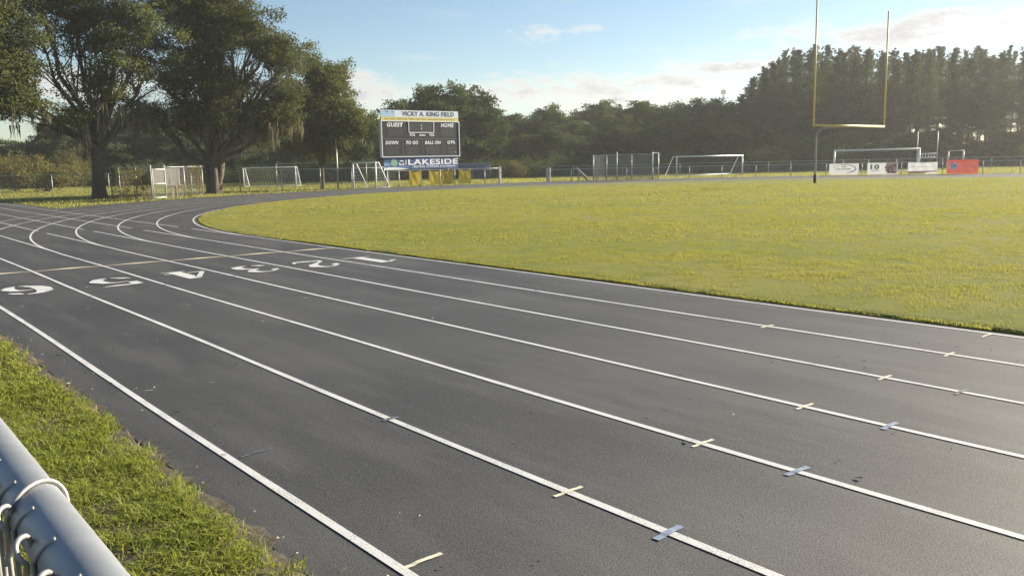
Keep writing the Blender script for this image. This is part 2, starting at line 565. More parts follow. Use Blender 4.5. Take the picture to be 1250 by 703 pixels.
def flag_mat():
    m = leaf_mat('yellow_cloth', (0.74, 0.56, 0.09), (0.78, 0.60, 0.10), 0.6, (1.0, 0.95, 0.7), (0.72, 0.54, 0.09))
    return m


M['flag'] = flag_mat()

# ------------------------------------------------------------------ ground, track, infield
_LAT = np.random.default_rng(5).uniform(-1, 1, (256, 256))


def vnoise(x, y):
    x = np.asarray(x, float); y = np.asarray(y, float)
    xi = np.floor(x).astype(int); yi = np.floor(y).astype(int)
    u = x - xi; v = y - yi
    u = u * u * (3 - 2 * u); v = v * v * (3 - 2 * v)
    g = lambda i, j: _LAT[i & 255, j & 255]
    return (g(xi, yi) * (1 - u) + g(xi + 1, yi) * u) * (1 - v) + (g(xi, yi + 1) * (1 - u) + g(xi + 1, yi + 1) * u) * v


def sn(x, y, s=0.0):
    """smooth 2-D value noise of three octaves, about -1..1; one unit is roughly one lump"""
    x = np.asarray(x, float) * 0.5 + s * 17.3; y = np.asarray(y, float) * 0.5 + s * 7.9
    return vnoise(x, y) + 0.5 * vnoise(x * 2.1 + 31, y * 2.1 + 11) + 0.25 * vnoise(x * 4.3 + 5, y * 4.3 + 77)


g = MB()
B = 2600
g.quad((-B, -B, -0.02), (B, -B, -0.02), (B, B, -0.02), (-B, B, -0.02))
tag(g.build('ground', M['soil']), kind='structure')

Y_LO = -60.0
A_OUT = X0 - 0.30           # near asphalt edge
A_IN = X6 + 0.10
R_IN, R_OUT = RAD - 0.10, RAD + 8.6
NSEG = 144


def track_surface():
    b = MB()
    z = 0.0
    # chute sheet lies 4 mm lower than the oval and runs under it
    b.quad((A_OUT, CY - 0.5, z - 0.004), (8.75, CY - 0.5, z - 0.004), (8.45, 90, z - 0.004), (A_OUT, 90, z - 0.004))
    inn = [(A_IN, Y_LO)]; outr = [(CX - R_OUT, Y_LO)]
    inn = []; outr = []
    for i in range(30):
        y = Y_LO + (CY - Y_LO) * i / 30
        inn.append((CX - R_IN, y)); outr.append((A_OUT, y))
    for i in range(NSEG + 1):
        a = math.pi - math.pi * i / NSEG
        inn.append((CX + R_IN * math.cos(a), CY + R_IN * math.sin(a)))
        ro = R_OUT
        x = CX + ro * math.cos(a); y = CY + ro * math.sin(a)
        outr.append((max(x, A_OUT), y))
    for i in range(1, 31):
        y = CY + (Y_LO - CY) * i / 30
        inn.append((CX + R_IN, y)); outr.append((CX + R_OUT, y))
    for i in range(len(inn) - 1):
        b.quad((*outr[i], z), (*outr[i + 1], z), (*inn[i + 1], z), (*inn[i], z))
    return b.build('track', M['asphalt'])


track = tag(track_surface(), kind='structure')

LINE_Z = 0.004


def strip(pts, w, mat, name='lane_line', z=LINE_Z, wob=0.0):
    """painted line following pts (x, y)"""
    b = MB()
    P = [Vector((p[0], p[1])) for p in pts]
    Lf, Rt = [], []
    for i, p in enumerate(P):
        t = (P[min(i + 1, len(P) - 1)] - P[max(i - 1, 0)]).normalized()
        nrm = Vector((-t.y, t.x))
        ww = (w[i] if isinstance(w, (list, tuple)) else w) / 2
        ww *= 1 + wob * rnd.uniform(-1, 1)
        Lf.append(p + nrm * ww); Rt.append(p - nrm * ww)
    for i in range(len(P) - 1):
        b.quad((*Rt[i], z), (*Rt[i + 1], z), (*Lf[i + 1], z), (*Lf[i], z))
    o = b.build(name, mat, track)
    return o


for k in range(7):
    rk = RAD + (6 - k) * LW
    xk = X0 + k * LW
    pts = [(xk + 0.008 * math.sin(y * 0.8 + k), y) for y in np.linspace(Y_LO, CY, 160)]
    for i in range(1, 181):
        a = math.pi - math.pi * i / 180
        pts.append((CX + rk * math.cos(a), CY + rk * math.sin(a)))
    for y in np.linspace(CY, Y_LO, 30)[1:]:
        pts.append((CX + rk, y))
    strip(pts, 0.047, M['white'], wob=0.08)
# straight chute lines, with a short break before the first bend line they meet
for k in range(1, 7):
    xk = X0 + k * LW
    y1 = [0, 26.9, 26.13, 25.75, 25.3, 24.5, 23.8][k]
    strip([(xk, y) for y in np.linspace(19.2, y1, 10)], 0.045, M['white'], z=0.0062, wob=0.08)
    strip([(xk, y) for y in np.linspace(y1 + 1.05, 88, 30)], 0.045, M['white'], z=0.0062, wob=0.08)
strip([(3.6, 28.4), (8.2, 26.0)], 0.035, M['faint'], 'cross_mark', 0.0084)
# cream start line: a spindle-shaped stroke in each lane
for k in range(6):
    xa = X0 + k * LW + 0.03
    xb = xa + LW - 0.06
    yy = 16.0 - 0.10 * k
    ps, ws = [], []
    for t in np.linspace(0, 1, 12):
        ps.append((xa + (xb - xa) * t, yy - 0.05 * t + 0.05 * math.sin(t * math.pi)))
        ws.append(0.05 + 0.14 * max(0.0, 1 - abs(t - 0.55) / 0.42) ** 1.3)
    strip(ps, ws, M['cream'], 'start_line', 0.0062)
# short cross marks on the far bend
for k, a0 in ((1, 128), (2, 124), (3, 118), (0, 132), (4, 112)):
    rk = RAD + k * LW + 0.1
    a = R(a0)
    strip([(CX + rk * math.cos(a), CY + rk * math.sin(a)), (CX + (rk + 0.85) * math.cos(a), CY + (rk + 0.85) * math.sin(a))],
          0.06, M['cream'], 'cross_mark', 0.0062)

DIG = {
    1: [[(0, .05, .10), (0, 1.0, .10)], [(-.28, .02, .02), (0, .035, .035), (.28, .02, .02)], [(-.06, .99, .03), (-.20, .86, .035), (-.30, .80, .02)]],
    2: [[(-.28, .62, .01), (-.20, .74, .075), (-.13, .86, .01)],
        [(-.16, .90, .02), (-.02, .975, .03), (.12, .93, .06), (.19, .78, .10), (.13, .60, .075), (0, .44, .04), (-.16, .27, .03), (-.25, .12, .04)],
        [(-.27, .07, .03), (-.14, .11, .055), (.02, .06, .065), (.17, .05, .055), (.25, .13, .03), (.28, .24, .012)]],
    3: [[(-.27, .70, .01), (-.19, .79, .07), (-.13, .88, .01)],
        [(-.14, .93, .02), (0, .97, .03), (.13, .92, .06), (.18, .78, .085), (.12, .63, .05), (0, .56, .02)],
        [(-.05, .52, .02), (.08, .50, .04), (.20, .38, .085), (.20, .20, .09), (.10, .06, .05), (-.03, .02, .02)],
        [(-.29, .20, .01), (-.20, .16, .075), (-.10, .06, .012)]],
    4: [[(.07, .05, .10), (.07, 1.0, .10)], [(-.12, .02, .015), (.07, .035, .035), (.28, .02, .015)],
        [(-.30, .27, .03), (-.06, .27, .035)], [(.18, .27, .035), (.30, .27, .03)], [(-.29, .29, .035), (-.02, .88, .045)]],
    5: [[(-.20, .93, .055), (.10, .95, .055), (.28, .99, .012)], [(-.20, .96, .07), (-.20, .66, .07)],
        [(-.16, .60, .015), (0, .645, .03), (.14, .58, .07), (.21, .36, .11), (.14, .12, .07), (0, .03, .03)],
        [(-.29, .26, .01), (-.21, .19, .07), (-.06, .05, .02)]],
    6: [[(.08, .98, .02), (-.08, .92, .055), (-.19, .72, .10), (-.21, .45, .11), (-.17, .22, .09), (-.05, .05, .04), (.02, .02, .02)],
        [(-.08, .52, .015), (.03, .57, .03), (.15, .50, .065), (.20, .32, .09), (.15, .12, .06), (.07, .03, .02)],
        [(.12, .95, .02), (.19, .84, .065), (.27, .74, .01)]],
}
DIG_POS = {6: (2.24, 14.0), 5: (3.38, 13.93), 4: (4.46, 13.92), 3: (5.50, 13.80), 2: (6.50, 13.62), 1: (7.44, 13.48)}
for n, strokes in DIG.items():
    xc, yb = DIG_POS[n]
    b = MB()
    for si, st in enumerate(strokes):
        dense = []
        for i in range(len(st) - 1):
            for t in np.linspace(0, 1, 5)[:-1 if i < len(st) - 2 else None]:
                dense.append(tuple(st[i][q] * (1 - t) + st[i + 1][q] * t for q in range(3)))
        P = [Vector((u, v)) for u, v, w in dense]
        Lf, Rt = [], []
        for i, p in enumerate(P):
            t = (P[min(i + 1, len(P) - 1)] - P[max(i - 1, 0)]).normalized()
            q = Vector((-t.y, t.x)) * dense[i][2]
            Lf.append(p + q); Rt.append(p - q)
        z = 0.0062 + 0.0015 * si
        W = lambda p: (xc - p.x, yb - 1.05 * p.y, z)
        for i in range(len(P) - 1):
            b.quad(W(Lf[i]), W(Rt[i]), W(Rt[i + 1]), W(Lf[i + 1]))
    b.build('lane_number', M['white'], track)

# tape strips stuck across the lane lines
ORD = ['outermost', 'second', 'third', 'fourth', 'fifth', 'sixth', 'innermost']


def tape(k, y, mat, label, w=0.023, ln=0.19, off=0.0, rot=0.0):
    b = MB()
    n = 8
    lo = []; hi = []
    for i in range(n + 1):
        t = -0.5 + i / n
        e = 0.0015 * math.sin(i * 2.3 + k)
        lo.append(Vector((t * ln, -w / 2 + e, 0.0035 if abs(t) < .15 else 0.0008)))
        hi.append(Vector((t * ln, w / 2 + e, 0.0035 if abs(t) < .15 else 0.0008)))
    for i in range(n):
        b.quad(lo[i], lo[i + 1], hi[i + 1], hi[i])
        b.quad(lo[i] + Vector((0, 0, .0007)), lo[i + 1] + Vector((0, 0, .0007)), hi[i + 1] + Vector((0, 0, .0007)), hi[i] + Vector((0, 0, .0007)))
    o = b.build('tape_strip', mat, loc=(X0 + k * LW + off, y, 0.003))
    o.rotation_euler = (0, 0, rot)
    tag(o, label, 'tape', 'tape marks on the lane lines')


tape(0, 2.83, M['tape_cream'], 'cream tape stub beside the outermost white line at the near grass verge', ln=0.20, off=0.11, rot=0.05)
for k in range(1, 6):
    tape(k, 2.96 + 0.01 * k, M['tape_cream'], 'cream tape strip across the %s white lane line counted from the near verge' % ORD[k], rot=rnd.uniform(-.06, .06))
tape(6, 3.11, M['tape_cream'], 'cream tape stub on the innermost white line beside the infield grass', ln=0.2, off=-0.1)
tape(1, 2.33, M['tape_blue'], 'blue tape strip across the second white lane line, at the bottom of the picture', w=0.036, rot=0.1)
tape(2, 2.37, M['tape_blue'], 'blue tape strip across the third white lane line from the near verge', w=0.034, rot=-0.04)
tape(3, 2.42, M['tape_blue'], 'blue tape strip across the fourth white lane line from the near verge', w=0.034, rot=0.05)
tape(4, 2.46, M['tape_worn'], 'worn pale blue tape across the fifth white line near the right edge', w=0.03)
tape(1, 4.64, M['tape_worn'], 'worn blue tape across the second white line, left of the cream one', w=0.035, ln=0.12)
tape(0, 4.61, M['tape_worn'], 'faded grey blue tape scrap beside the outermost white line', w=0.014, ln=0.2, off=0.15, rot=0.15)
tape(5, 4.72, M['tape_cream'], 'small scuffed cream tape scrap across the sixth white line by the infield', w=0.03, ln=0.2)
tape(1, 12.1, M['tape_worn'], 'worn tape scrap across the second white line below the number five', w=0.03, ln=0.3)
tape(2, 12.5, M['tape_worn'], 'worn tape scrap across the third white line below the number four', w=0.03, ln=0.3)
tape(3, 12.66, M['tape_worn'], 'worn tape scrap across the fourth white line below the number three', w=0.03, ln=0.3)


def inside_D(x, y, m=0.0):
    """inside the infield shape shrunk by m"""
    r = RAD - 0.22 - m
    return np.where(y > CY, (x - CX) ** 2 + (y - CY) ** 2 < r * r, np.abs(x - CX) < r)


def infield():
    b = MB()
    ring = []
    r = RAD - 0.22
    for y in np.arange(Y_LO, CY, 0.25):
        ring.append((CX - r, y))
    for i in range(320):
        a = math.pi - math.pi * i / 319
        ring.append((CX + r * math.cos(a), CY + r * math.sin(a)))
    for y in np.linspace(CY - 1, Y_LO, 60):
        ring.append((CX + r, y))
    k = len(ring)
    ins = []
    for d, z in ((0.0, -0.015), (0.03, 0.012), (0.14, 0.025), (1.5, 0.04), (6.0, 0.09)):
        L = []
        for i, (x, y) in enumerate(ring):
            c = Vector((CX, min(y, CY)))
            v = Vector((x, y)) - c
            ln = v.length
            j = 0.06 * float(sn(x * 2.2, y * 2.2, 8)) if d < 0.2 else 0
            q = c + v * ((ln - d - j) / ln)
            L.append((q.x, q.y, z))
        ins.append(L)
    for a, c in zip(ins[:-1], ins[1:]):
        for i in range(k - 1):
            b.quad(a[i], a[i + 1], c[i + 1], c[i])
    b.poly(ins[-1])
    return b.build('infield', M['field_soil'], smooth=True)


tag(infield(), kind='structure')

# near verge: lumpy soil sheet with a ragged edge on the asphalt
def verge():
    b = MB()
    ys = np.arange(-14, 30, 0.08)
    xs = [-6, -3, -1.5, -0.6, 0, 0.4, 0.7, 0.95, 1.08, 1.16, 1.22, 1.28, 1.33, 1.38, 1.43, 1.48, 1.55]
    rows = []
    for y in ys:
        row = []
        for i, x in enumerate(xs):
            z = 0.035 + 0.015 * math.sin(x * 5 + y * 1.3) * math.sin(y * 2.1 - x * 3)
            f = min(1.0, max(0.0, (x - 0.95) / 0.43))
            e = 0.006 * float(sn(np.array(y * 3.1 + x * 4), np.array(x * 5.0))) + 0.004 * math.sin(y * 13.3 + x * 21) + 0.002 * math.sin(y * 37.0)
            z = z * (1 - f) + e * f - max(0.0, x - 1.38) * 0.11
            row.append((x, float(y), z))
        rows.append(row)
    for a, c in zip(rows[:-1], rows[1:]):
        for i in range(len(xs) - 1):
            b.quad(a[i], a[i + 1], c[i + 1], c[i])
    return b.build('verge', M['verge_soil'], smooth=True)


tag(verge(), kind='structure')


# ------------------------------------------------------------------ grass
def blades(name, x, y, z0, h, w, lean, mat, segs=2):
    n = len(x)
    ang = NR.uniform(0, 2 * np.pi, n)
    la = NR.uniform(0, 2 * np.pi, n)
    dx, dy = np.cos(ang) * w / 2, np.sin(ang) * w / 2
    lx, ly = np.cos(la) * lean * h, np.sin(la) * lean * h
    if segs == 1:
        V = np.empty((n, 3, 3))
        V[:, 0] = np.stack([x - dx, y - dy, z0], 1)
        V[:, 1] = np.stack([x + dx, y + dy, z0], 1)
        V[:, 2] = np.stack([x + lx, y + ly, z0 + h], 1)
        F = np.arange(n * 3).reshape(n, 3)
        return np_mesh(name, V.reshape(-1, 3), F, mat)
    V = np.empty((n, 5, 3))
    V[:, 0] = np.stack([x - dx, y - dy, z0], 1)
    V[:, 1] = np.stack([x + dx, y + dy, z0], 1)
    mx, my = x + lx * 0.35, y + ly * 0.35
    V[:, 2] = np.stack([mx + dx * .8, my + dy * .8, z0 + h * 0.6], 1)
    V[:, 3] = np.stack([mx - dx * .8, my - dy * .8, z0 + h * 0.6], 1)
    V[:, 4] = np.stack([x + lx * 1.1, y + ly * 1.1, z0 + h * (1 - 0.25 * np.minimum(lean, 1))], 1)
    base = (np.arange(n) * 5)[:, None]
    F = np.concatenate([base + np.array([[0, 1, 2]]), base + np.array([[0, 2, 3]]), base + np.array([[3, 2, 4]])])
    return np_mesh(name, V.reshape(-1, 3), F, mat)


def verge_grass():
    X, Y, H, W = [], [], [], []
    for (y0, y1, n, hs) in ((0.2, 3.0, 62000, 1.0), (3.0, 6.5, 74000, 1.0), (6.5, 14, 66000, 1.1), (14, 30, 20000, 1.3), (-8, 0.2, 12000, 1.2)):
        x = NR.uniform(-0.9, 1.42, n); y = NR.uniform(y0, y1, n)
        c = 0.7 * sn(x * 3.2, y * 3.2) + 0.7 * sn(x * 11, y * 11, 1.0) + 0.6 * sn(x * 31, y * 31, 2.0)
        edge = 1.31 + 0.05 * sn(y * 2.7, y * 0.3) + 0.03 * np.sin(y * 9.1) + 0.02 * np.sin(y * 23) + NR.normal(0, .025, n)
        keep = (x < edge) & (NR.uniform(0, 1, n) < 0.80 + 0.35 * c)
        x, y, c = x[keep], y[keep], c[keep]
        X.append(x); Y.append(y)
        H.append(hs * (0.036 + 0.020 * c + NR.exponential(0.010, len(x)).clip(0, 0.05)).clip(0.014, 0.12))
        W.append(NR.uniform(0.0038, 0.0080, len(x)) * (1 + (y0 > 6) * 0.7 + (y0 > 12) * 1.2))
    X, Y, H, W = map(np.concatenate, (X, Y, H, W))
    lean = NR.uniform(0.3, 2.0, len(X))
    o = blades('verge_grass', X, Y, np.full(len(X), 0.025), H, W, lean, M['blade'], 2)
    tag(o, 'short green clumpy grass on the verge beside the near fence', 'grass', kind='stuff')
    n = 16000
    y = NR.uniform(0.2, 14, n); x = 1.42 - NR.exponential(0.5, n) - 0.03
    k = (x > -0.8) & (NR.uniform(0, 1, n) < 0.5 + 0.8 * sn(x * 5, y * 5, 4)) & (x < 1.40 + 0.04 * sn(y * 4, y))
    x, y = x[k], y[k]
    o = blades('dead_thatch', x, y, np.full(len(x), 0.018), NR.uniform(0.012, 0.045, len(x)), NR.uniform(0.0025, 0.005, len(x)),
               NR.uniform(1.0, 3.5, len(x)), M['thatch'], 2)
    tag(o, 'dead straw coloured thatch mixed into the verge grass', 'grass', kind='stuff')


verge_grass()


def field_grass():
    X, Y, H, W = [], [], [], []
    fx, fy = math.sin(YAW), math.cos(YAW)
    for (d0, d1, n, hh, ww) in ((6, 16, 470000, 0.021, 0.0075), (16, 28, 380000, 0.025, 0.015), (28, 50, 260000, 0.034, 0.030)):
        # sample in the visible wedge
        d = np.sqrt(NR.uniform(d0 ** 2, d1 ** 2, n)); a = NR.uniform(-0.62, 0.72, n)
        lat = np.tan(a) * d
        x = d * fx + lat * fy; y = d * fy - lat * fx
        c = 0.5 * sn(x * 1.6 + 0.5 * sn(y * .9, x * .8), y * 1.6) + 0.6 * sn(x * 4.5, y * 4.5, 3.0) + 0.8 * sn(x * 11 + sn(y * 3, x * 2), y * 12, 1.0)
        keep = inside_D(x, y, -0.04 + 0.03 * np.sin(y * 13 + x * 9)) & (NR.uniform(0, 1, n) < 0.74 + 0.36 * c)
        x, y, c = x[keep], y[keep], c[keep]
        X.append(x); Y.append(y)
        H.append((hh * (0.95 + 0.75 * c) * NR.uniform(0.6, 1.3, len(x))).clip(0.012, 0.2)); W.append(NR.uniform(0.6, 1.3, len(x)) * ww)
    X, Y, H, W = map(np.concatenate, (X, Y, H, W))
    lean = NR.uniform(0.1, 1.1, len(X))
    dd = np.where(Y > CY, RAD - .22 - np.hypot(X - CX, Y - CY), RAD - .22 - np.abs(X - CX))
    Z = np.interp(dd, [0, .1, 1.5, 6.0, 30], [.005, .022, .04, .09, .09]) - 0.004
    o = blades('infield_grass', X, Y, Z, H, W, lean, M['field_blade'], 1)
    tag(o, 'mown yellow green grass covering the infield', 'grass', kind='stuff')
    # longer fringe overhanging the track edge
    n = 26000
    y = NR.uniform(1.0, CY, n); x = np.full(n, CX - (RAD - 0.22)) + NR.exponential(0.05, n) - 0.05
    n2 = 26000
    a = NR.uniform(math.pi * 0.45, math.pi, n2); rr = RAD - 0.22 - NR.exponential(0.05, n2) + 0.05
    x = np.concatenate([x, CX + rr * np.cos(a)]); y = np.concatenate([y, CY + rr * np.sin(a)])
    k = NR.uniform(0, 1, len(x)) < 0.55 + 0.7 * sn(x * 3, y * 3, 5)
    x, y = x[k], y[k]
    o = blades('infield_edge_grass', x, y, np.full(len(x), 0.0), NR.uniform(0.015, 0.048, len(x)), NR.uniform(0.005, 0.010, len(x)),
               NR.uniform(0.3, 1.4, len(x)), M['field_blade'], 2)
    tag(o, 'longer grass fringe hanging over the inner edge of the track', 'grass', kind='stuff')


field_grass()


def outer_grass():
    n = 190000
    a = NR.uniform(-0.62, 0.70, n); d = np.sqrt(NR.uniform(34 ** 2, 95 ** 2, n)); lat = np.tan(a) * d
    fx, fy = math.sin(YAW), math.cos(YAW)
    x = d * fx + lat * fy; y = d * fy - lat * fx
    keep = ((x - CX) ** 2 + (y - CY) ** 2 > (R_OUT + 0.05) ** 2) & ((x > 8.75) | (y > 92)) & (y > CY)
    c = sn(x * 1.1, y * 1.1, 2.0)
    keep &= NR.uniform(0, 1, n) < 0.7 + 0.35 * c
    x, y = x[keep], y[keep]
    o = blades('lawn_grass', x, y, np.full(len(x), -0.02), NR.uniform(0.05, 0.13, len(x)), NR.uniform(0.02, 0.05, len(x)),
               NR.uniform(0.1, 0.9, len(x)), M['field_blade'], 1)
    tag(o, 'rough lawn grass between the track bend and the far fences', 'grass', kind='stuff')


outer_grass()


def litter():
    n = 560
    V, F = [], []
    for i in range(n):
        if i < 240:
            x = X0 - 0.45 + NR.exponential(0.18); y = NR.uniform(1.5, 12)
        else:
            y = NR.uniform(0.5, 15); x = NR.uniform(1.5, 8.0)
        ln = NR.uniform(0.004, 0.016) if i % 9 else NR.uniform(0.02, 0.06)
        a = NR.uniform(0, 6.28); w = NR.uniform(0.0008, 0.0018)
        dx, dy = math.cos(a) * ln / 2, math.sin(a) * ln / 2
        px, py = -math.sin(a) * w, math.cos(a) * w
        z = 0.008 + (0.015 if i < 240 and x < 1.4 else 0)
        b = len(V)
        V += [(x - dx - px, y - dy - py, z), (x + dx - px, y + dy - py, z + NR.uniform(0, .01)), (x + dx + px, y + dy + py, z), (x - dx + px, y - dy + py, z - 0.003)]
        F.append((b, b + 1, b + 2, b + 3))
    o = np_mesh('straw_litter', np.array(V), np.array(F), M['straw'])
    tag(o, 'loose bits of dry straw scattered on the asphalt', 'straw', kind='stuff')


litter()
#PART2
# ------------------------------------------------------------------ near fence (camera looks over its top rail)
def near_fence():
    root = thing('chain_link_fence', 'galvanised chain link fence with round top rail, close at the bottom left corner', 'fence', (0.117, 0, 0))
    zr, rr = 1.352, 0.0215
    b = MB(); b.tube([(0, -4, zr), (0, 0.2, zr), (0, 2, zr), (0, 8, zr)], rr, 28)
    b.build('top_rail', M['galv'], root, True)
    for y in (-2.9, 2.6, 5.6):
        b = MB(); b.tube([(0, y, -0.1), (0, y, zr - rr + 0.002)], 0.024, 14)
        b.build('post', M['galv'], root, True)
    d = 0.072
    h = d / 2
    wr = 0.0020
    b = MB()
    xo = -rr - 0.0035
    n0, n1 = int(-3.9 / h), int(7.9 / h)
    top = zr + 0.002
    for i in range(n0, n1):
        y = i * h
        near = 0.2 < y < 2.0
        pts = []
        J = 36
        for j in range(J, -1, -1):
            z = top - j * h
            # strand i zigzags between y and y+h, interlocking with its neighbours
            yy = y + (h if (j + i) % 2 else 0.0)
            s = 1 if (j + i) % 2 else -1
            if j == 0 and near:
                pass
            pts.append((xo + s * wr * 0.9, yy + (-s) * wr * 0.6, z))
        if near:
            x, yy, z = pts[-1]
            if (i % 2) == 0:      # hook that curls over and points at the rail
                pts += [(x - 0.004, yy + 0.001, z + 0.006), (x - 0.005, yy + 0.004, z + 0.012), (x - 0.002, yy + 0.009, z + 0.0155), (x + 0.003, yy + 0.014, z + 0.015), (x + 0.006, yy + 0.018, z + 0.010), (x + 0.007, yy + 0.020, z + 0.004)]
            else:                 # straight cut end leaning over the rail
                pts += [(x + 0.003, yy - 0.004, z + 0.008), (x + 0.008, yy - 0.007, z + 0.014), (x + 0.014, yy - 0.009, z + 0.017)]
        if near:
            hook = [Vector(q) for q in pts[J:]]
            sm = []
            for a in range(len(hook) - 1):
                p0, p1, p2, p3 = hook[max(a - 1, 0)], hook[a], hook[a + 1], hook[min(a + 2, len(hook) - 1)]
                for t in (0, .25, .5, .75):
                    sm.append(0.5 * (2 * p1 + (p2 - p0) * t + (2 * p0 - 5 * p1 + 4 * p2 - p3) * t * t + (3 * p1 - p0 - 3 * p2 + p3) * t ** 3))
            pts = pts[:J] + sm + [hook[-1]]
        b.tube(pts, wr, 8 if near else 4, True)
    b.build('chain_link_mesh', M['wire'], root, True)
    for yt in (0.755, 1.58, 3.4):
        b = MB()
        ring = []
        for q in range(0, 22):
            a = -2.2 + q / 21 * 4.6
            ring.append((math.sin(a) * (rr + 0.0022), yt + 0.004 * math.sin(a * 2) + 0.010 * math.sin(a), zr + math.cos(a) * (rr + 0.0022)))
        ring = [(xo - 0.004, yt - 0.02, zr - 0.03)] + ring
        b.tube(ring, 0.0019, 8)
        b.build('tie_wire', M['wire'], root, True)


near_fence()


# ------------------------------------------------------------------ trees
def leaf_quads(C, size, aspect, flat=0.0):
    """diamond leaves at C; flat 0..1 tilts them towards horizontal"""
    n = len(C)
    d1 = NR.normal(0, 1, (n, 3)); d1[:, 2] *= (1 - flat)
    d1 /= np.linalg.norm(d1, axis=1)[:, None] + 1e-9
    t = NR.normal(0, 1, (n, 3))
    d2 = np.cross(d1, t); d2 /= np.linalg.norm(d2, axis=1)[:, None] + 1e-9
    s = size * NR.uniform(0.6, 1.3, n)[:, None]
    V = np.empty((n, 4, 3))
    V[:, 0] = C - d1 * s * 0.5
    V[:, 1] = C + d2 * s * aspect * 0.5
    V[:, 2] = C + d1 * s * 0.5
    V[:, 3] = C - d2 * s * aspect * 0.5
    return V


def gap_noise(P, s=1.0, seed=0.0):
    x, y, z = P[:, 0] * s, P[:, 1] * s, P[:, 2] * s
    return (np.sin(x * 1.9 + 0.7 * y + seed) + np.sin(1.7 * y - 1.1 * z + 1.3 + seed) + np.sin(2.1 * z + 0.9 * x + 2.7 - seed)
            + 0.6 * np.sin(4.3 * x - 3.7 * z + seed) + 0.6 * np.sin(4.9 * y + 3.1 * z - x + seed)) / 3.4


def sample_blobs(blobs, n, gap=0.0, seed=0.0, shell=2.4, gs=0.55):
    w = np.array([b[3] * b[4] * b[5] * (b[6] if len(b) > 6 else 1) for b in blobs]); w = w / w.sum()
    idx = NR.choice(len(blobs), size=int(n), p=w)
    Bm = np.array([b[:6] for b in blobs])[idx]
    u = NR.normal(0, 1, (len(idx), 3)); u /= np.linalg.norm(u, axis=1)[:, None]
    r = NR.uniform(0, 1, len(idx)) ** (1 / shell)
    r *= 1 + 0.22 * gap_noise(Bm[:, :3] + u * Bm[:, 3:], 0.9, seed + 3)
    P = Bm[:, :3] + u * Bm[:, 3:] * r[:, None]
    keep = gap_noise(P, gs, seed) > gap
    return P[keep], idx[keep]


def curve_pts(a, b, n, sag, wob):
    a, b = Vector(a), Vector(b)
    out = []
    for i in range(n + 1):
        t = i / n
        p = a.lerp(b, t)
        p.z += sag * math.sin(t * math.pi) * (b - a).length
        if 0 < i < n:
            p += Vector((rnd.uniform(-1, 1), rnd.uniform(-1, 1), rnd.uniform(-1, 1))) * wob * (b - a).length
        out.append(p)
    return out


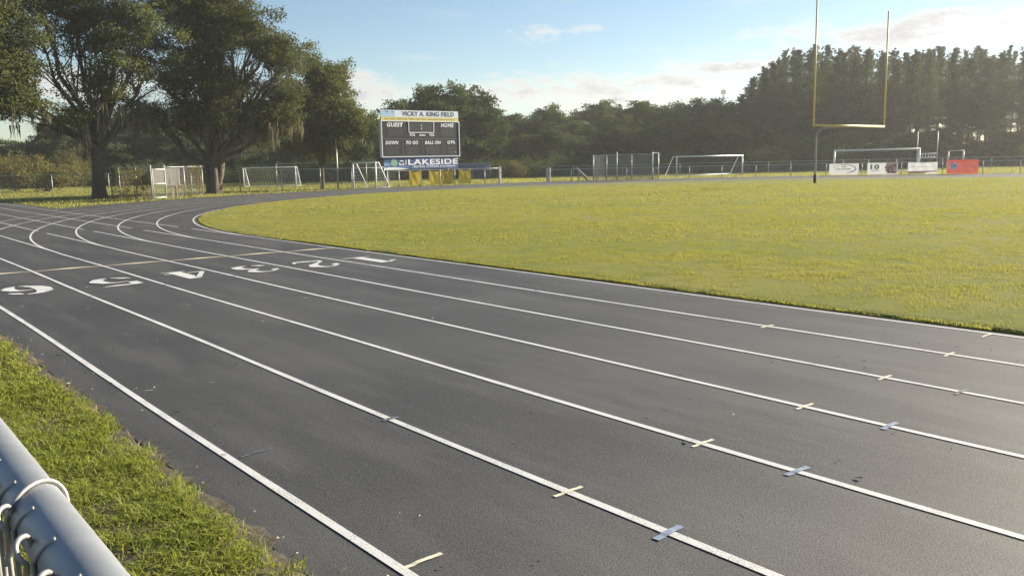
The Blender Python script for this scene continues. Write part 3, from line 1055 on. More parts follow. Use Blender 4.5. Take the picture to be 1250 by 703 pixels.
def broad_tree(name, label, cat, group, loc, rz, fork, trunk_r, blobs, n_clusters, per, cl_r, leaf, leafmat, gap=-0.35,
               seed=0.0, moss=0, stems=1, lean=(0, 0), flat=0.2, twig=True, clump=0.8):
    root = thing(name, label, cat, loc, rz, group)
    t = MB()
    fz = fork
    tops = []
    for s in range(stems):
        ang = 2 * math.pi * s / max(1, stems) + 0.4
        off = Vector((math.cos(ang), math.sin(ang), 0)) * (trunk_r * 0.45 if stems > 1 else 0)
        spread = trunk_r * (1.2 if stems > 1 else 0.15)
        rr = trunk_r * (0.62 if stems > 1 else 1.0)
        tip = Vector((lean[0], lean[1], fz)) + Vector((math.cos(ang), math.sin(ang), 0)) * spread
        P = [off * 1.15 + Vector((0, 0, -0.15)), off + Vector((0, 0, 0.12)), off + Vector((lean[0] * .15, lean[1] * .15, 0.6)),
             off.lerp(tip, 0.55) + Vector((0.03, -0.04, fz * 0.05)), tip]
        t.tube(P, [rr * 1.55, rr * 1.22, rr * 1.0, rr * 0.88, rr * 0.85], 14)
        tops.append(tip)
    ends = []
    for i, bl in enumerate(blobs):
        tip = tops[i % len(tops)]
        c = Vector(bl[:3])
        st = tip - Vector((0, 0, rnd.uniform(0.1, 0.5) * min(1, fz * .3)))
        P = curve_pts(st, c, 6, -0.03 if c.z > fz + 3 else 0.05, 0.035)
        r0 = trunk_r * (0.50 if c.z > fz + 1 else 0.36)
        t.tube(P, [r0 * (1 - 0.13 * q) for q in range(7)], 8)
        for _ in range(7):
            k = rnd.randint(2, 5)
            v = Vector((rnd.gauss(0, 1), rnd.gauss(0, 1), rnd.gauss(0.3, 0.8))).normalized()
            e = c + Vector((v.x * bl[3], v.y * bl[4], v.z * bl[5])) * rnd.uniform(0.6, 0.95)
            Q = curve_pts(P[k], e, 4, 0.04, 0.06)
            r1 = r0 * 0.30
            t.tube(Q, [r1, r1 * .8, r1 * .6, r1 * .4, r1 * .22], 5)
            ends.append(e)
            if twig:
                for _ in range(4):
                    e2 = Q[2].lerp(e, rnd.uniform(0, 1)) + Vector((rnd.gauss(0, .6), rnd.gauss(0, .6), rnd.gauss(0.2, .5)))
                    t.tube([Q[rnd.randint(1, 3)], Q[3].lerp(e2, .5), e2], [r1 * .3, r1 * .2, r1 * .1], 3, False)
    t.build('trunk', M['bark'], root, True)
    sub = 8
    C0, idx = sample_blobs(blobs, n_clusters / sub, gap, seed)
    u = NR.normal(0, 1, (len(C0) * sub, 3)); u /= np.linalg.norm(u, axis=1)[:, None]
    C = np.repeat(C0, sub, axis=0) + u * (clump * NR.uniform(0.45, 1.05, len(u)) * np.repeat(NR.uniform(.7, 1.3, len(C0)), sub))[:, None] * np.array([1, 1, .7])
    n = len(C)
    P = np.repeat(C, per, axis=0) + NR.normal(0, 1, (n * per, 3)) * cl_r * np.array([1, 1, 0.62])
    V = leaf_quads(P, leaf, 0.55, flat)
    np_mesh('crown', V.reshape(-1, 3), np.arange(len(P) * 4).reshape(-1, 4), leafmat, root)
    if moss:
        V = []
        for _ in range(moss):
            e = rnd.choice(ends)
            low = [bl for bl in blobs if bl[2] - bl[5] < 5]
            bl = rnd.choice(low)
            a = rnd.uniform(0, 6.283); q = rnd.uniform(0.2, 1.0)
            base = Vector((bl[0] + math.cos(a) * bl[3] * q, bl[1] + math.sin(a) * bl[4] * q, bl[2] - bl[5] * rnd.uniform(0.2, 0.85)))
            ln = rnd.uniform(0.4, 1.7)
            ns = rnd.randint(5, 11)
            for _s in range(ns):
                x, y = base.x + rnd.gauss(0, .10), base.y + rnd.gauss(0, .10)
                z = base.z + rnd.uniform(-.1, .15); w = rnd.uniform(0.02, 0.06)
                l = ln * rnd.uniform(0.5, 1.0)
                th = rnd.uniform(0, 3.14)
                dx, dy = math.cos(th) * w, math.sin(th) * w
                k = 4
                for j in range(k):
                    w0 = 1 - 0.25 * j; w1 = 1 - 0.25 * (j + 1)
                    z0 = z - l * j / k; z1 = z - l * (j + 1) / k
                    jx = rnd.gauss(0, .03)
                    V.append([(x - dx * w0, y - dy * w0, z0), (x + dx * w0, y + dy * w0, z0), (x + jx + dx * (w1 + .1), y + dy * (w1 + .1), z1), (x + jx - dx * (w1 + .1), y - dy * (w1 + .1), z1)])
                    x += jx
        V = np.array(V)
        np_mesh('spanish_moss', V.reshape(-1, 3), np.arange(len(V) * 4).reshape(-1, 4), M['moss'], root)
    return root


OAKG = 'big oaks beside the bend'
pA = gpt(122, 242)
broad_tree('oak_tree', 'large spreading oak with single dark trunk, left of the mesh pen', 'tree', OAKG, pA, -YAW, 3.0, 0.40,
           [(-3.0, 0, 9.7, 3.0, 3.3, 2.5, .7), (-0.6, 0.5, 10.8, 2.8, 3.3, 2.3, .8), (1.9, 0, 8.9, 2.6, 3, 2.3, 1), (1.5, -.8, 6.4, 2.1, 2.3, 1.7, .9),
            (-0.3, -1.9, 4.5, 1.35, 1.2, 1.3, 1.3), (-4.3, -.3, 6.9, 1.9, 2.4, 1.8, .8), (-3.0, 0.5, 13.4, 3.6, 4, 2.2), (1.8, .5, 13.2, 3.2, 4, 2.3),
            (-3.9, 0.6, 5.0, 1.6, 1.6, 0.9, .8), (3.0, 1.2, 5.6, 1.5, 1.8, 1.2, 1), (0.6, 2.2, 7.6, 2.2, 2.0, 1.8, .6), (3.7, .3, 10.6, 2.2, 2.4, 2.2, .9), (3.6, .4, 7.8, 1.9, 2.2, 1.6, .9)],
           3800, 34, 0.24, 0.16, M['oak_leaf'], -0.12, 1.0, 26)
pB = gpt(262, 236.5)
broad_tree('oak_tree', 'large oak with several stems and hanging moss, right of the mesh pen', 'tree', OAKG, pB, -YAW, 2.0, 0.46,
           [(-0.6, 0, 10.9, 3.4, 3.5, 2.4), (2.4, 0, 10.3, 2.3, 3, 2.2), (1.5, -.5, 7.7, 3.1, 3, 2.1), (3.9, 0, 7.2, 1.9, 2.5, 2.1), (-2.8, 0, 7.7, 2.6, 3, 2.2),
            (-1.9, -.3, 5.1, 2.3, 2.5, 1.4), (3.6, -.3, 4.6, 2.0, 2.2, 1.25), (1.4, -1, 5.0, 1.8, 2, 1.1), (-1.4, .4, 13.6, 3.2, 3.4, 1.9), (1.6, .4, 13.4, 2.4, 3.4, 1.8),
            (-4.2, .5, 5.6, 1.6, 2, 1.2), (4.8, .5, 5.2, 1.3, 1.6, 1.3), (0.3, 2.6, 6.2, 3.0, 1.6, 2.0), (5.0, .2, 8.2, 1.2, 1.8, 1.6), (4.1, 0, 9.8, 1.4, 2, 1.5), (5.2, .3, 6.4, 1.2, 1.5, 1.2)],
           4600, 34, 0.24, 0.16, M['oak_leaf'], -0.28, 2.2, 110, stems=4)
pC = spot(394, 63)
broad_tree('oak_tree', 'smaller rounded oak at the right end of the big oaks', 'tree', OAKG, pC, -YAW, 1.6, 0.15,
           [(-.2, 0, 9.0, 1.4, 1.8, 1.4), (0.9, 0, 8.0, 1.5, 2, 1.5), (.2, 0, 6.6, 2.3, 2.3, 1.6), (-.7, -.2, 4.4, 2.3, 2.4, 1.6), (1.9, 0, 4.6, 1.7, 2, 1.3),
            (0.8, -.3, 3.2, 2.2, 2, 0.9), (-2.0, .2, 6.0, 1.5, 1.8, 1.5)],
           2400, 30, 0.22, 0.17, M['oak_leaf'], -0.42, 3.3, 30)
pD = spot(-75, 47)
broad_tree('oak_tree', 'dark oak crown reaching in from the left edge of the picture', 'tree', OAKG, pD, -YAW, 2.8, 0.42,
           [(1.6, 0, 10.2, 3.2, 3, 2.5), (4.2, 0, 10.2, 2.0, 2.5, 2.4), (4.3, -.2, 7.3, 2.1, 2.5, 1.9), (5.0, 0, 5.4, 1.5, 1.8, 1.2), (2.6, 0, 6.0, 2.4, 2.6, 1.6),
            (3.2, 0, 12.9, 3, 3, 1.9), (-2.0, 0, 9, 3, 3, 2.6), (-1.5, 0, 5.6, 2.4, 2.4, 1.4), (5.6, .6, 8.6, 1.4, 1.8, 1.4)],
           2900, 32, 0.24, 0.17, M['oak_leaf'], -0.40, 4.1, 30)

# --- woodland trees: a few kinds, copied one by one
def wood_kind(seed, tall):
    if tall:
        bl = [(0, 0, 8.2, 1.6, 1.6, 1.5), (.9, .2, 7.0, 1.7, 1.7, 1.5), (-1.0, -.2, 6.6, 1.8, 1.8, 1.5), (.2, .3, 5.0, 2.3, 2.3, 1.6), (-.6, 0, 3.2, 2.2, 2.2, 1.5), (1.1, 0, 2.6, 1.9, 1.9, 1.4), (0, 0, 1.2, 2.0, 2.0, 1.1)]
    else:
        bl = [(0, 0, 6.8, 1.9, 1.9, 1.5), (1.2, 0, 5.4, 1.9, 1.9, 1.5), (-1.2, .2, 5.2, 2.0, 2.0, 1.6), (.3, -.3, 3.6, 2.5, 2.5, 1.6), (-1.0, 0, 2.0, 2.2, 2.2, 1.3), (1.3, 0, 1.7, 2.1, 2.1, 1.3), (0, .3, 0.9, 2.4, 2.2, 0.9)]
    bl = [(b[0] + rnd.gauss(0, .35), b[1] + rnd.gauss(0, .35), b[2] + rnd.gauss(0, .25), b[3] * rnd.uniform(.8, 1.15), b[4] * rnd.uniform(.8, 1.15), b[5] * rnd.uniform(.85, 1.1)) for b in bl]
    return bl


def pine_tree(seed, bare=False):
    """loblolly-like conifer, unit height 15 m: bare lower trunk, ragged tiered crown"""
    root = thing('pine_tree', 'pine', 'tree')
    H = 15.0
    t = MB()
    sway = [Vector((rnd.gauss(0, .12) * i / 4, rnd.gauss(0, .12) * i / 4, H * i / 6)) for i in range(7)]
    sway[0] = Vector((0, 0, -0.2))
    t.tube(sway, [.20, .17, .15, .13, .10, .06, .02], 7)
    C = []
    z = H * (rnd.uniform(0.32, 0.42) if bare else rnd.uniform(0.20, 0.28))
    z0 = z / H
    while z < H - 0.2:
        f = (z / H)
        ln = (0.18 + 2.75 * (1 - f) ** 0.72 * (0.4 + 0.6 * min(1, (f - z0 + .05) / .22))) * rnd.uniform(.6, 1.25)
        for q in range(rnd.randint(3, 5)):
            a = rnd.uniform(0, 6.283); l = ln * rnd.uniform(.35, 1.45)
            x0 = sway[min(6, int(f * 6))]
            st = Vector((x0.x, x0.y, z))
            e = st + Vector((math.cos(a) * l, math.sin(a) * l, l * rnd.uniform(-.12, .40 + .5 * f)))
            t.tube([st, st.lerp(e, .5) + Vector((0, 0, .08)), e], [.035, .025, .01], 3, False)
            for s in np.linspace(0.35, 1.05, max(2, int(l / 0.34))):
                p = st.lerp(e, float(s))
                C.append((p.x + rnd.gauss(0, .10), p.y + rnd.gauss(0, .10), p.z + rnd.gauss(0, .08)))
        z += rnd.uniform(0.20, 0.55) * (1.0 if f < .8 else .6)
    C += [(sway[6].x, sway[6].y, H - .1), (sway[6].x, sway[6].y, H - .4)]
    t.build('trunk', M['pine_bark'], root, True)
    C = np.array(C)
    per = 26
    sp_ = np.repeat(np.clip((H + 0.6 - C[:, 2]) / 4.0, .34, 1.0), per)[:, None]
    P = np.repeat(C, per, axis=0) + NR.normal(0, 1, (len(C) * per, 3)) * np.array([.25, .25, .15]) * sp_
    V = leaf_quads(P, 0.26, 0.30, 0.1)
    np_mesh('crown', V.reshape(-1, 3), np.arange(len(P) * 4).reshape(-1, 4), M['pine_leaf'], root)
    return root


WOODS, PINES = [], []


def place(kinds, k, px, D, h, base_h, label, group, sx=None):
    src, used = kinds[k % len(kinds)]
    s = h / base_h
    w = (sx or s) * rnd.uniform(.9, 1.15)
    rz = rnd.uniform(0, 6.28)
    loc = spot(px, D)
    if not used:
        kinds[k % len(kinds)] = (src, True)
        o = src
        o.location = loc; o.rotation_euler = (0, 0, rz); o.scale = (w, w, s)
    else:
        o = copy_tree(src, loc, rz, (w, w, s))
    o['label'] = label; o['category'] = 'tree'; o['group'] = group
    return o


for q in range(6):
    tall = q % 2 == 0
    r_ = broad_tree('woodland_tree', 'woodland tree', 'tree', 'wood', (0, 0, 0), 0, 1.6, 0.16, wood_kind(q, tall), 1000, 18, 0.24, 0.25, M['wood_leaf'], -0.36, q * 1.7, twig=False, clump=0.6)
    WOODS.append((r_, False))
for q in range(5):
    PINES.append((pine_tree(q), False))
BARE = [(pine_tree(q + 9, True), False) for q in range(4)]

place(WOODS, 1, 447, 82, 6.6, 8.2, 'rounded lighter tree between the oaks and the scoreboard', 'tall trees behind the scoreboard')
# tall trees right behind the scoreboard
G1 = 'tall trees behind the scoreboard'
for k, (px, D, h) in enumerate([(487, 90, 8.4), (505, 94, 9.0), (522, 93, 10.4), (541, 95, 10.8), (558, 94, 10.2), (578, 96, 10.0), (596, 97, 8.6)]):
    place(WOODS, k, px, D, h, 9.6 if k % 2 == 0 else 8.2, 'tall leafy tree rising just behind the scoreboard', G1)
# middle wood
G2 = 'trees of the wood behind the cage'
tops = [(590, 139), (612, 137), (640, 133), (668, 134), (700, 132), (730, 130), (760, 124), (790, 120), (815, 124), (840, 117), (862, 124), (888, 122), (905, 118)]


def top_y(px, T):
    for (a, ya), (b, yb) in zip(T[:-1], T[1:]):
        if a <= px <= b:
            return ya + (yb - ya) * (px - a) / (b - a)
    return T[0][1] if px < T[0][0] else T[-1][1]


def hor_y(px):
    return 196.8 - 0.02216 * (px - 625)


def h_for(px, y, D):
    return CAMH + (hor_y(px) - y) * D / FPX * 1.01


k = 0
for row, (D0, dy, st) in enumerate(((118, -3, 15), (109, 6, 17), (100, 26, 20))):
    px = 585 + row * 6
    while px < 915:
        D = D0 + rnd.uniform(-3, 3)
        y = top_y(px, tops) + 4 + dy + rnd.uniform(-5, 9)
        place(WOODS, rnd.randrange(6), px, D, max(3.0, h_for(px, y, D)), 8.9, ('rear ', 'middle row ', 'front ')[row] + 'woodland tree ' + ('between scoreboard and throwing cage' if px < 722 else 'behind the throwing cage' if px < 812 else 'behind the soccer goal right of the cage'), G2 + (', left' if px < 722 else ', middle' if px < 812 else ', right'),
              sx=rnd.uniform(0.95, 1.25))
        px += st * rnd.uniform(.75, 1.25)
# wood behind the oaks on the left
G3 = 'trees behind the oaks'
for row, (D0, y0, st) in enumerate(((112, 150, 20), (102, 172, 24))):
    px = -70
    while px < 500:
        D = D0 + rnd.uniform(-4, 4)
        y = y0 + rnd.uniform(-10, 12) + (18 if px < 60 else 0) - (14 if 60 < px < 240 else 0)
        place(WOODS, rnd.randrange(6), px, D, h_for(px, y, D), 8.9, ('rear ', 'front ')[row] + 'dark woodland tree ' + ('left of the single oak trunk' if px < 120 else 'seen between the two big oak trunks' if px < 268 else 'behind the small goals left of the scoreboard'), G3 + (', left' if px < 120 else ', middle' if px < 268 else ', right'), sx=rnd.uniform(1.0, 1.35))
        px += st * rnd.uniform(.75, 1.25)
# tall pines on the right
G4 = 'tall pines on the right'
rnd.seed(21)


def pine_label(px, row):
    a = 'left of the yellow goal post' if px < 990 else 'framed between the yellow uprights' if px < 1085 else 'right of the yellow goal post'
    return ('tall pine at the back of the stand ', 'tall pine in the middle of the stand ', 'pine along the front of the stand ')[row] + a



ptop = [(884, 130), (900, 112), (920, 92), (938, 76), (958, 64), (978, 58), (1000, 62), (1024, 57), (1050, 60), (1075, 64), (1100, 66), (1122, 64), (1142, 54), (1165, 60), (1190, 58), (1215, 60), (1250, 64), (1300, 60), (1400, 62), (1500, 62)]
for row, (D0, dy, st) in enumerate(((126, 3, 13), (114, 0, 15), (104, 6, 17))):
    px = 886 + row * 5
    while px < 1320:
        D = D0 + rnd.uniform(-4, 4)
        y = top_y(px, ptop) + dy + abs(rnd.gauss(0, 8)) - 2
        place(*((PINES, rnd.randrange(5)) if px < 1095 or rnd.random() < .25 else (BARE, rnd.randrange(4))), px, D, h_for(px, y, D), 15.0, pine_label(px, row), G4 + (', left part' if px < 990 else ', middle part' if px < 1085 else ', right part'), sx=rnd.uniform(.62, 1.0))
        gap = 1.0 if px < 1095 else (1.05 if row < 2 else 1.35)
        px += st * gap * rnd.uniform(.7, 1.3)
# a lower broadleaf layer inside the pines
G5 = 'small trees below the pines'
for (D0, st, ylo, yhi) in ((108, 24, 125, 160), (98, 22, 160, 180)):
    px = 890
    while px < 1320:
        D = D0 + rnd.uniform(-3, 3)
        y = rnd.uniform(ylo, yhi) * (0 if px > 1095 else 1) + (rnd.uniform(150, 174) if px > 1095 else 0)
        place(WOODS, rnd.randrange(6), px, D, h_for(px, y, D), 8.9, 'lower leafy tree under the tall pines ' + ('left of the yellow goal post' if px < 990 else 'between the yellow uprights' if px < 1085 else 'right of the yellow goal post'), G5 + (', left' if px < 990 else ', middle' if px < 1085 else ', right'), sx=rnd.uniform(.9, 1.2))
        px += st * rnd.uniform(.8, 1.3)
# brush in front of the woods
def brush(name, label, group, px, D, h, w, mat, cat='shrub', n=240):
    loc = spot(px, D)
    root = thing(name, label, cat, loc, rnd.uniform(0, 6), group)
    bl = [(rnd.gauss(0, w * .3), rnd.gauss(0, w * .2), h * rnd.uniform(.25, .62), w * rnd.uniform(.3, .5), w * rnd.uniform(.3, .5), h * rnd.uniform(.28, .42)) for _ in range(6)]
    t = MB()
    for b in bl:
        for _ in range(3):
            e = Vector(b[:3]) + Vector((rnd.gauss(0, .3), rnd.gauss(0, .3), b[5] * .6))
            t.tube(curve_pts((rnd.gauss(0, .15), rnd.gauss(0, .15), -.05), e, 3, 0.05, .06), [.035, .028, .018, .008], 4, False)
    t.build('stem', M['bark'], root, True)
    C, _ = sample_blobs(bl, n, -0.45, px * .1)
    P = np.repeat(C, 16, axis=0) + NR.normal(0, 1, (len(C) * 16, 3)) * .22
    V = leaf_quads(P, 0.20, 0.45, 0)
    np_mesh('foliage', V.reshape(-1, 3), np.arange(len(P) * 4).reshape(-1, 4), mat, root)
    return root


brush('bush', 'tall sunlit olive bush at the far left behind the fence', 'bushes left of the oaks', 18, 78, 3.9, 5.0, M['brush_leaf'], n=420)
brush('bush', 'tan bushy shrub behind the fence, left of the single oak trunk', 'bushes left of the oaks', 58, 74, 2.9, 4.0, M['brush_leaf'], n=320)
brush('bush', 'dark low bush behind the fence at the left picture edge', 'bushes left of the oaks', -14, 84, 4.4, 5.5, M['wood_leaf'], n=360)
brush('bush', 'tall pale scrub growing behind the single oak trunk', 'bushes left of the oaks', 92, 92, 5.0, 4.0, M['brush_leaf'], n=360)
brush('bush', 'small pale shrub beside the shed right of the scoreboard', None, 629, 88, 1.9, 1.6, M['brush_leaf'], n=110)
px = -60
while px < 1320:
    D = 92 + rnd.uniform(-3, 6)
    sec = 'at the foot of the pines' if px > 890 else ('at the foot of the middle wood' if px > 480 else 'in the shade behind the oaks')
    brush('undergrowth_bush', 'low dark undergrowth bush ' + sec, 'undergrowth ' + sec, px, D, rnd.uniform(2.0, 3.2), rnd.uniform(4.0, 5.5), M['wood_leaf'], n=150)
    px += rnd.uniform(24, 36)
#PART3
# ------------------------------------------------------------------ text and print helpers
def text_mesh(s, size, bold=0.0, shear=0.0, space=1.0):
    cu = bpy.data.curves.new('text', 'FONT')
    cu.body = s
    cu.size = size
    cu.align_x = 'CENTER'; cu.align_y = 'CENTER'
    cu.offset = bold
    cu.shear = shear
    cu.space_character = space
    cu.resolution_u = 3
    o = bpy.data.objects.new('text', cu)
    COL.objects.link(o)
    bpy.context.view_layer.update()
    me = bpy.data.meshes.new_from_object(o.evaluated_get(bpy.context.evaluated_depsgraph_get()))
    bpy.data.objects.remove(o)
    bpy.data.curves.remove(cu)
    return me


def lettering(s, w, h, at, mat, parent, name='lettering', bold=0.012, shear=0.0):
    """flat lettering fitted into w x h, standing in the parent's local x-z plane and facing -y"""
    me = text_mesh(s, 1.0, bold, shear, 1.0 + bold * 3)
    xs = [v.co.x for v in me.vertices]; ys = [v.co.y for v in me.vertices]
    x0, x1, y0, y1 = min(xs), max(xs), min(ys), max(ys)
    for v in me.vertices:
        x = (v.co.x - (x0 + x1) / 2) / (x1 - x0) * w
        y = (v.co.y - (y0 + y1) / 2) / (y1 - y0) * h
        v.co = (x, 0, y)
    me.materials.clear(); me.materials.append(mat)
    o = bpy.data.objects.new(name, me)
    COL.objects.link(o)
    o.parent = parent
    o.location = at
    return o


def small_print(w, h, at, mat, parent, words=4):
    """a line of writing too small to read in the photograph: uneven letter-high strokes"""
    b = MB()
    x = -w / 2
    per = w / words
    for q in range(words):
        xe = x + per * rnd.uniform(.72, .88)
        while x < xe:
            lw = h * rnd.uniform(.25, .55); hh = h * rnd.uniform(.6, 1.0)
            b.quad((x, 0, -h / 2), (x + lw, 0, -h / 2), (x + lw, 0, -h / 2 + hh), (x, 0, -h / 2 + hh))
            x += lw + h * 0.16
        x = -w / 2 + per * (q + 1)
    return b.build('small_print', mat, parent, loc=at)


# ------------------------------------------------------------------ scoreboard
def scoreboard():
    XL, XR, Yb = 32.8, 39.75, 54.75
    cx = (XL + XR) / 2
    root = thing('scoreboard', 'large dark football scoreboard with white and blue signs above and below it', 'scoreboard', (cx, Yb, 0))
    W = XR - XL
    z1, z2, z3, z4 = 1.32, 2.30, 5.02, 5.80
    root.scale = (1, 1, 0.955)
    for x in (-2.85, 0.02, 2.6):
        b = MB()
        b.box((x, 0.32, 2.4), (0.16, 0.02, 4.9)); b.box((x, 0.44, 2.4), (0.16, 0.02, 4.9)); b.box((x, 0.38, 2.4), (0.02, 0.10, 4.9))
        b.build('post', M['grey_metal'], root)
    b = MB(); b.box((0, 0.13, (z2 + z3) / 2), (W - 0.03, 0.26, z3 - z2 - .03)); b.build('cabinet', M['board'], root)
    fr = MB(); t = 0.075
    for z in (z2, z3):
        fr.box((0, 0.115, z), (W + t, 0.30, t))
    for x in (-W / 2, W / 2):
        fr.box((x, 0.115, (z2 + z3) / 2), (t, 0.296, z3 - z2 - t))
    fr.build('frame', M['frame'], root)
    # seams between the cabinet sections
    b = MB()
    b.box((0, -0.006, 3.66), (W - .1, 0.006, 0.02))
    for x in (-1.75, 0.05, 1.85):
        b.box((x, -0.006, 2.98), (0.016, 0.006, 1.28))
    b.build('panel_seam', M['grey_metal'], root)
    # digit windows
    for (x, z, w, h) in ((0, 4.55, 2.1, .72), (-2.35, 4.22, 1.3, .62), (2.35, 4.22, 1.3, .62), (-2.6, 2.75, 1.1, .62), (-.85, 2.75, 1.1, .62), (.95, 2.75, 1.2, .62), (2.7, 2.75, .7, .62), (-.75, 3.86, .35, .22), (.85, 3.86, .35, .22)):
        b = MB(); b.box((x, -0.003, z), (w, 0.006, h)); b.build('digit_window', M['board_lit'], root)
    # clock frame
    b = MB()
    for x in (-1.12, 1.12):
        b.box((x, -0.012, 4.57), (0.055, 0.02, .82))
    b.box((0, -0.012, 4.16), (2.295, 0.02, .055))
    b.build('clock_frame', M['letter'], root)
    b = MB()
    for z in (4.47, 4.70):
        b.box((0, -0.012, z), (0.07, 0.012, 0.09))
    b.build('clock_colon', M['letter'], root)
    y = -0.012
    for s, x, z, w, h in (('GUEST', -2.30, 4.74, 1.40, .32), ('HOME', 2.38, 4.74, 1.22, .32), ('TOL', -.82, 3.98, .50, .19), ('TOL', .92, 3.98, .50, .19), ('nevco', .06, 3.95, .55, .13),
                          ('DOWN', -2.62, 3.38, 1.10, .27), ('TO GO', -.88, 3.38, 1.06, .27), ('BALL ON', 1.00, 3.38, 1.46, .27), ('QTR.', 2.72, 3.38, .78, .27)):
        lettering(s, w, h, (x, y, z), M['letter'], root, bold=0.035, shear=0.22)
    b = MB(); b.box((3.08, -0.012, 2.62), (.045, .012, .08)); b.build('score_dot', M['letter'], root)
    # name sign on top
    b = MB(); b.box((0.02, 0.10, (z3 + z4) / 2 + .06), (W - .02, 0.10, z4 - z3 - .02)); sg = b.build('name_sign', M['sign_white'], root)
    ys = 0.05
    b = MB(); b.box((-2.85, ys - .004, 5.58), (1.25, .006, .44)); b.build('pale_blue_corner', M['sign_sky'], sg)
    b = MB(); b.box((0.02, ys - .004, 5.20), (W - .03, .006, .29)); b.build('yellow_stripe', M['sign_yellow'], sg)
    small_print(W - .5, .15, (0.02, ys - .010, 5.19), M['olive_ink'], sg, 12)
    lettering('VICKY A. KING FIELD', 4.7, .36, (.72, ys - .010, 5.60), M['ink'], sg, bold=0.022)
    b = MB()
    for (x, z, s) in ((-2.95, 5.72, .16), (-2.45, 5.70, .11)):      # two small birds on the sign
        b.poly([(x - s, ys - .012, z + s * .5), (x, ys - .012, z - .02), (x + s, ys - .012, z - s * .4), (x + s * .2, ys - .012, z + s * .35)])
    b.build('bird_print', M['ink'], sg)
    # sponsor sign below
    b = MB(); b.box((0.0, 0.10, (z1 + z2) / 2 - .03), (W - .25, 0.08, z2 - z1 - .05)); ss = b.build('sponsor_sign', M['blue'], root)
    yy = 0.055
    hw = (W - .27) / 2
    b = MB()
    for (x0, x1, za, zb) in ((-hw, -1.9, 1.62, 1.86), (-hw, -1.2, 1.42, 1.50), (.3, hw, 1.60, 1.66), (-.6, 1.6, 2.02, 2.14)):
        b.poly([(x0, yy, za - .05), (x1, yy, za + .10), (x1, yy, za + .14), (x0, yy, zb)])
    b.build('light_blue_swirl', M['sky_blue'], ss)
    b = MB(); b.poly([(-hw, yy - .004, 1.30), (-2.0, yy - .004, 1.30), (-1.2, yy - .004, 1.36), (-1.9, yy - .004, 1.45), (-2.9, yy - .004, 1.52), (-hw, yy - .004, 1.44)]); b.build('white_swoosh', M['letter'], ss)
    lettering('LAKESIDE', 4.55, .46, (1.02, yy - .008, 1.88), M['letter'], ss, bold=0.03)
    lettering('HEATING, COOLING & PLUMBING', 3.9, .16, (1.10, yy - .008, 1.50), M['letter'], ss, bold=0.02)
    b = MB()
    for i in range(9):
        a = i * 0.7
        x, z = -2.48 + .18 * math.cos(a), 1.86 + .15 * math.sin(a)
        b.poly([(x - .13, yy - .006 - i * .0006, z - .10), (x + .05, yy - .006 - i * .0006, z - .16), (x + .12, yy - .006 - i * .0006, z + .05), (x - .04, yy - .006 - i * .0006, z + .17)])
    b.build('green_palm_print', M['leaf_green'], ss)
    b = MB()
    for (x, z, w, h) in ((-2.0, 1.74, .09, .2), (-1.82, 1.98, .3, .08), (-1.66, 1.74, .09, .2), (-1.83, 1.68, .28, .08), (-1.45, 1.86, .07, .4)):
        b.box((x, yy - .006, z), (w, .004, h))
    b.build('white_house_print', M['letter'], ss)


scoreboard()


# ------------------------------------------------------------------ chain-link fences in the distance
def chain_panel(b, p, q, z0, z1, pitch=0.09, w=0.006):
    """diagonal wires between ground points p and q (both directions), each a thin flat ribbon"""
    p, q = Vector(p), Vector(q)
    L = (q - p).length
    H = z1 - z0
    e = (q - p) / L
    n = Vector((-e.y, e.x, 0)) * 0.004
    for sgn in (1, -1):
        s = -H if sgn > 0 else 0.0
        end = L if sgn > 0 else L + H
        while s < end:
            a, c = s, s + H * sgn
            ta, tc = 0.0, 1.0
            lo, hi = (a, c) if a < c else (c, a)
            if hi > 0 and lo < L:
                if a < 0: ta = (0 - a) / (c - a)
                if a > L: ta = (L - a) / (c - a)
                if c > L: tc = (L - a) / (c - a)
                if c < 0: tc = (0 - a) / (c - a)
                A = p + e * (a + (c - a) * ta) + Vector((0, 0, z0 + H * ta)) + n * sgn
                C = p + e * (a + (c - a) * tc) + Vector((0, 0, z0 + H * tc)) + n * sgn
                dd = e * (w * 0.5)
                b.quad(A - dd, A + dd, C + dd, C - dd)
            s += pitch


def wire_fence(name, label, pts, h, group=None, post_r=0.03, big=(), rail_mid=False, posts=True, mesh_mat='mesh_far', pitch=0.09, w=0.006):
    root = thing(name, label, 'fence', pts[0], 0, group)
    o = Vector(pts[0])
    P = [Vector(p) - o for p in pts]
    if posts:
        for i, p in enumerate(P):
            r = post_r * (1.5 if i in big else 1.0)
            b = MB(); b.tube([p + Vector((0, 0, -0.1)), p + Vector((0, 0, h + (0.06 if i in big else 0.02)))], r, 8)
            b.build('post', M['post'], root, True)
    b = MB()
    b.tube([p + Vector((0, 0, h)) for p in P], post_r * 0.72, 6)
    b.build('top_rail', M['post'], root, True)
    if rail_mid:
        b = MB(); b.tube([p + Vector((0, 0, h * .5)) for p in P], post_r * 0.5, 6); b.build('middle_rail', M['post'], root, True)
    b = MB()
    for p, q in zip(P[:-1], P[1:]):
        chain_panel(b, p, q, 0.04, h - 0.02, pitch, w)
    b.build('chain_link_mesh', M[mesh_mat], root)
    return root


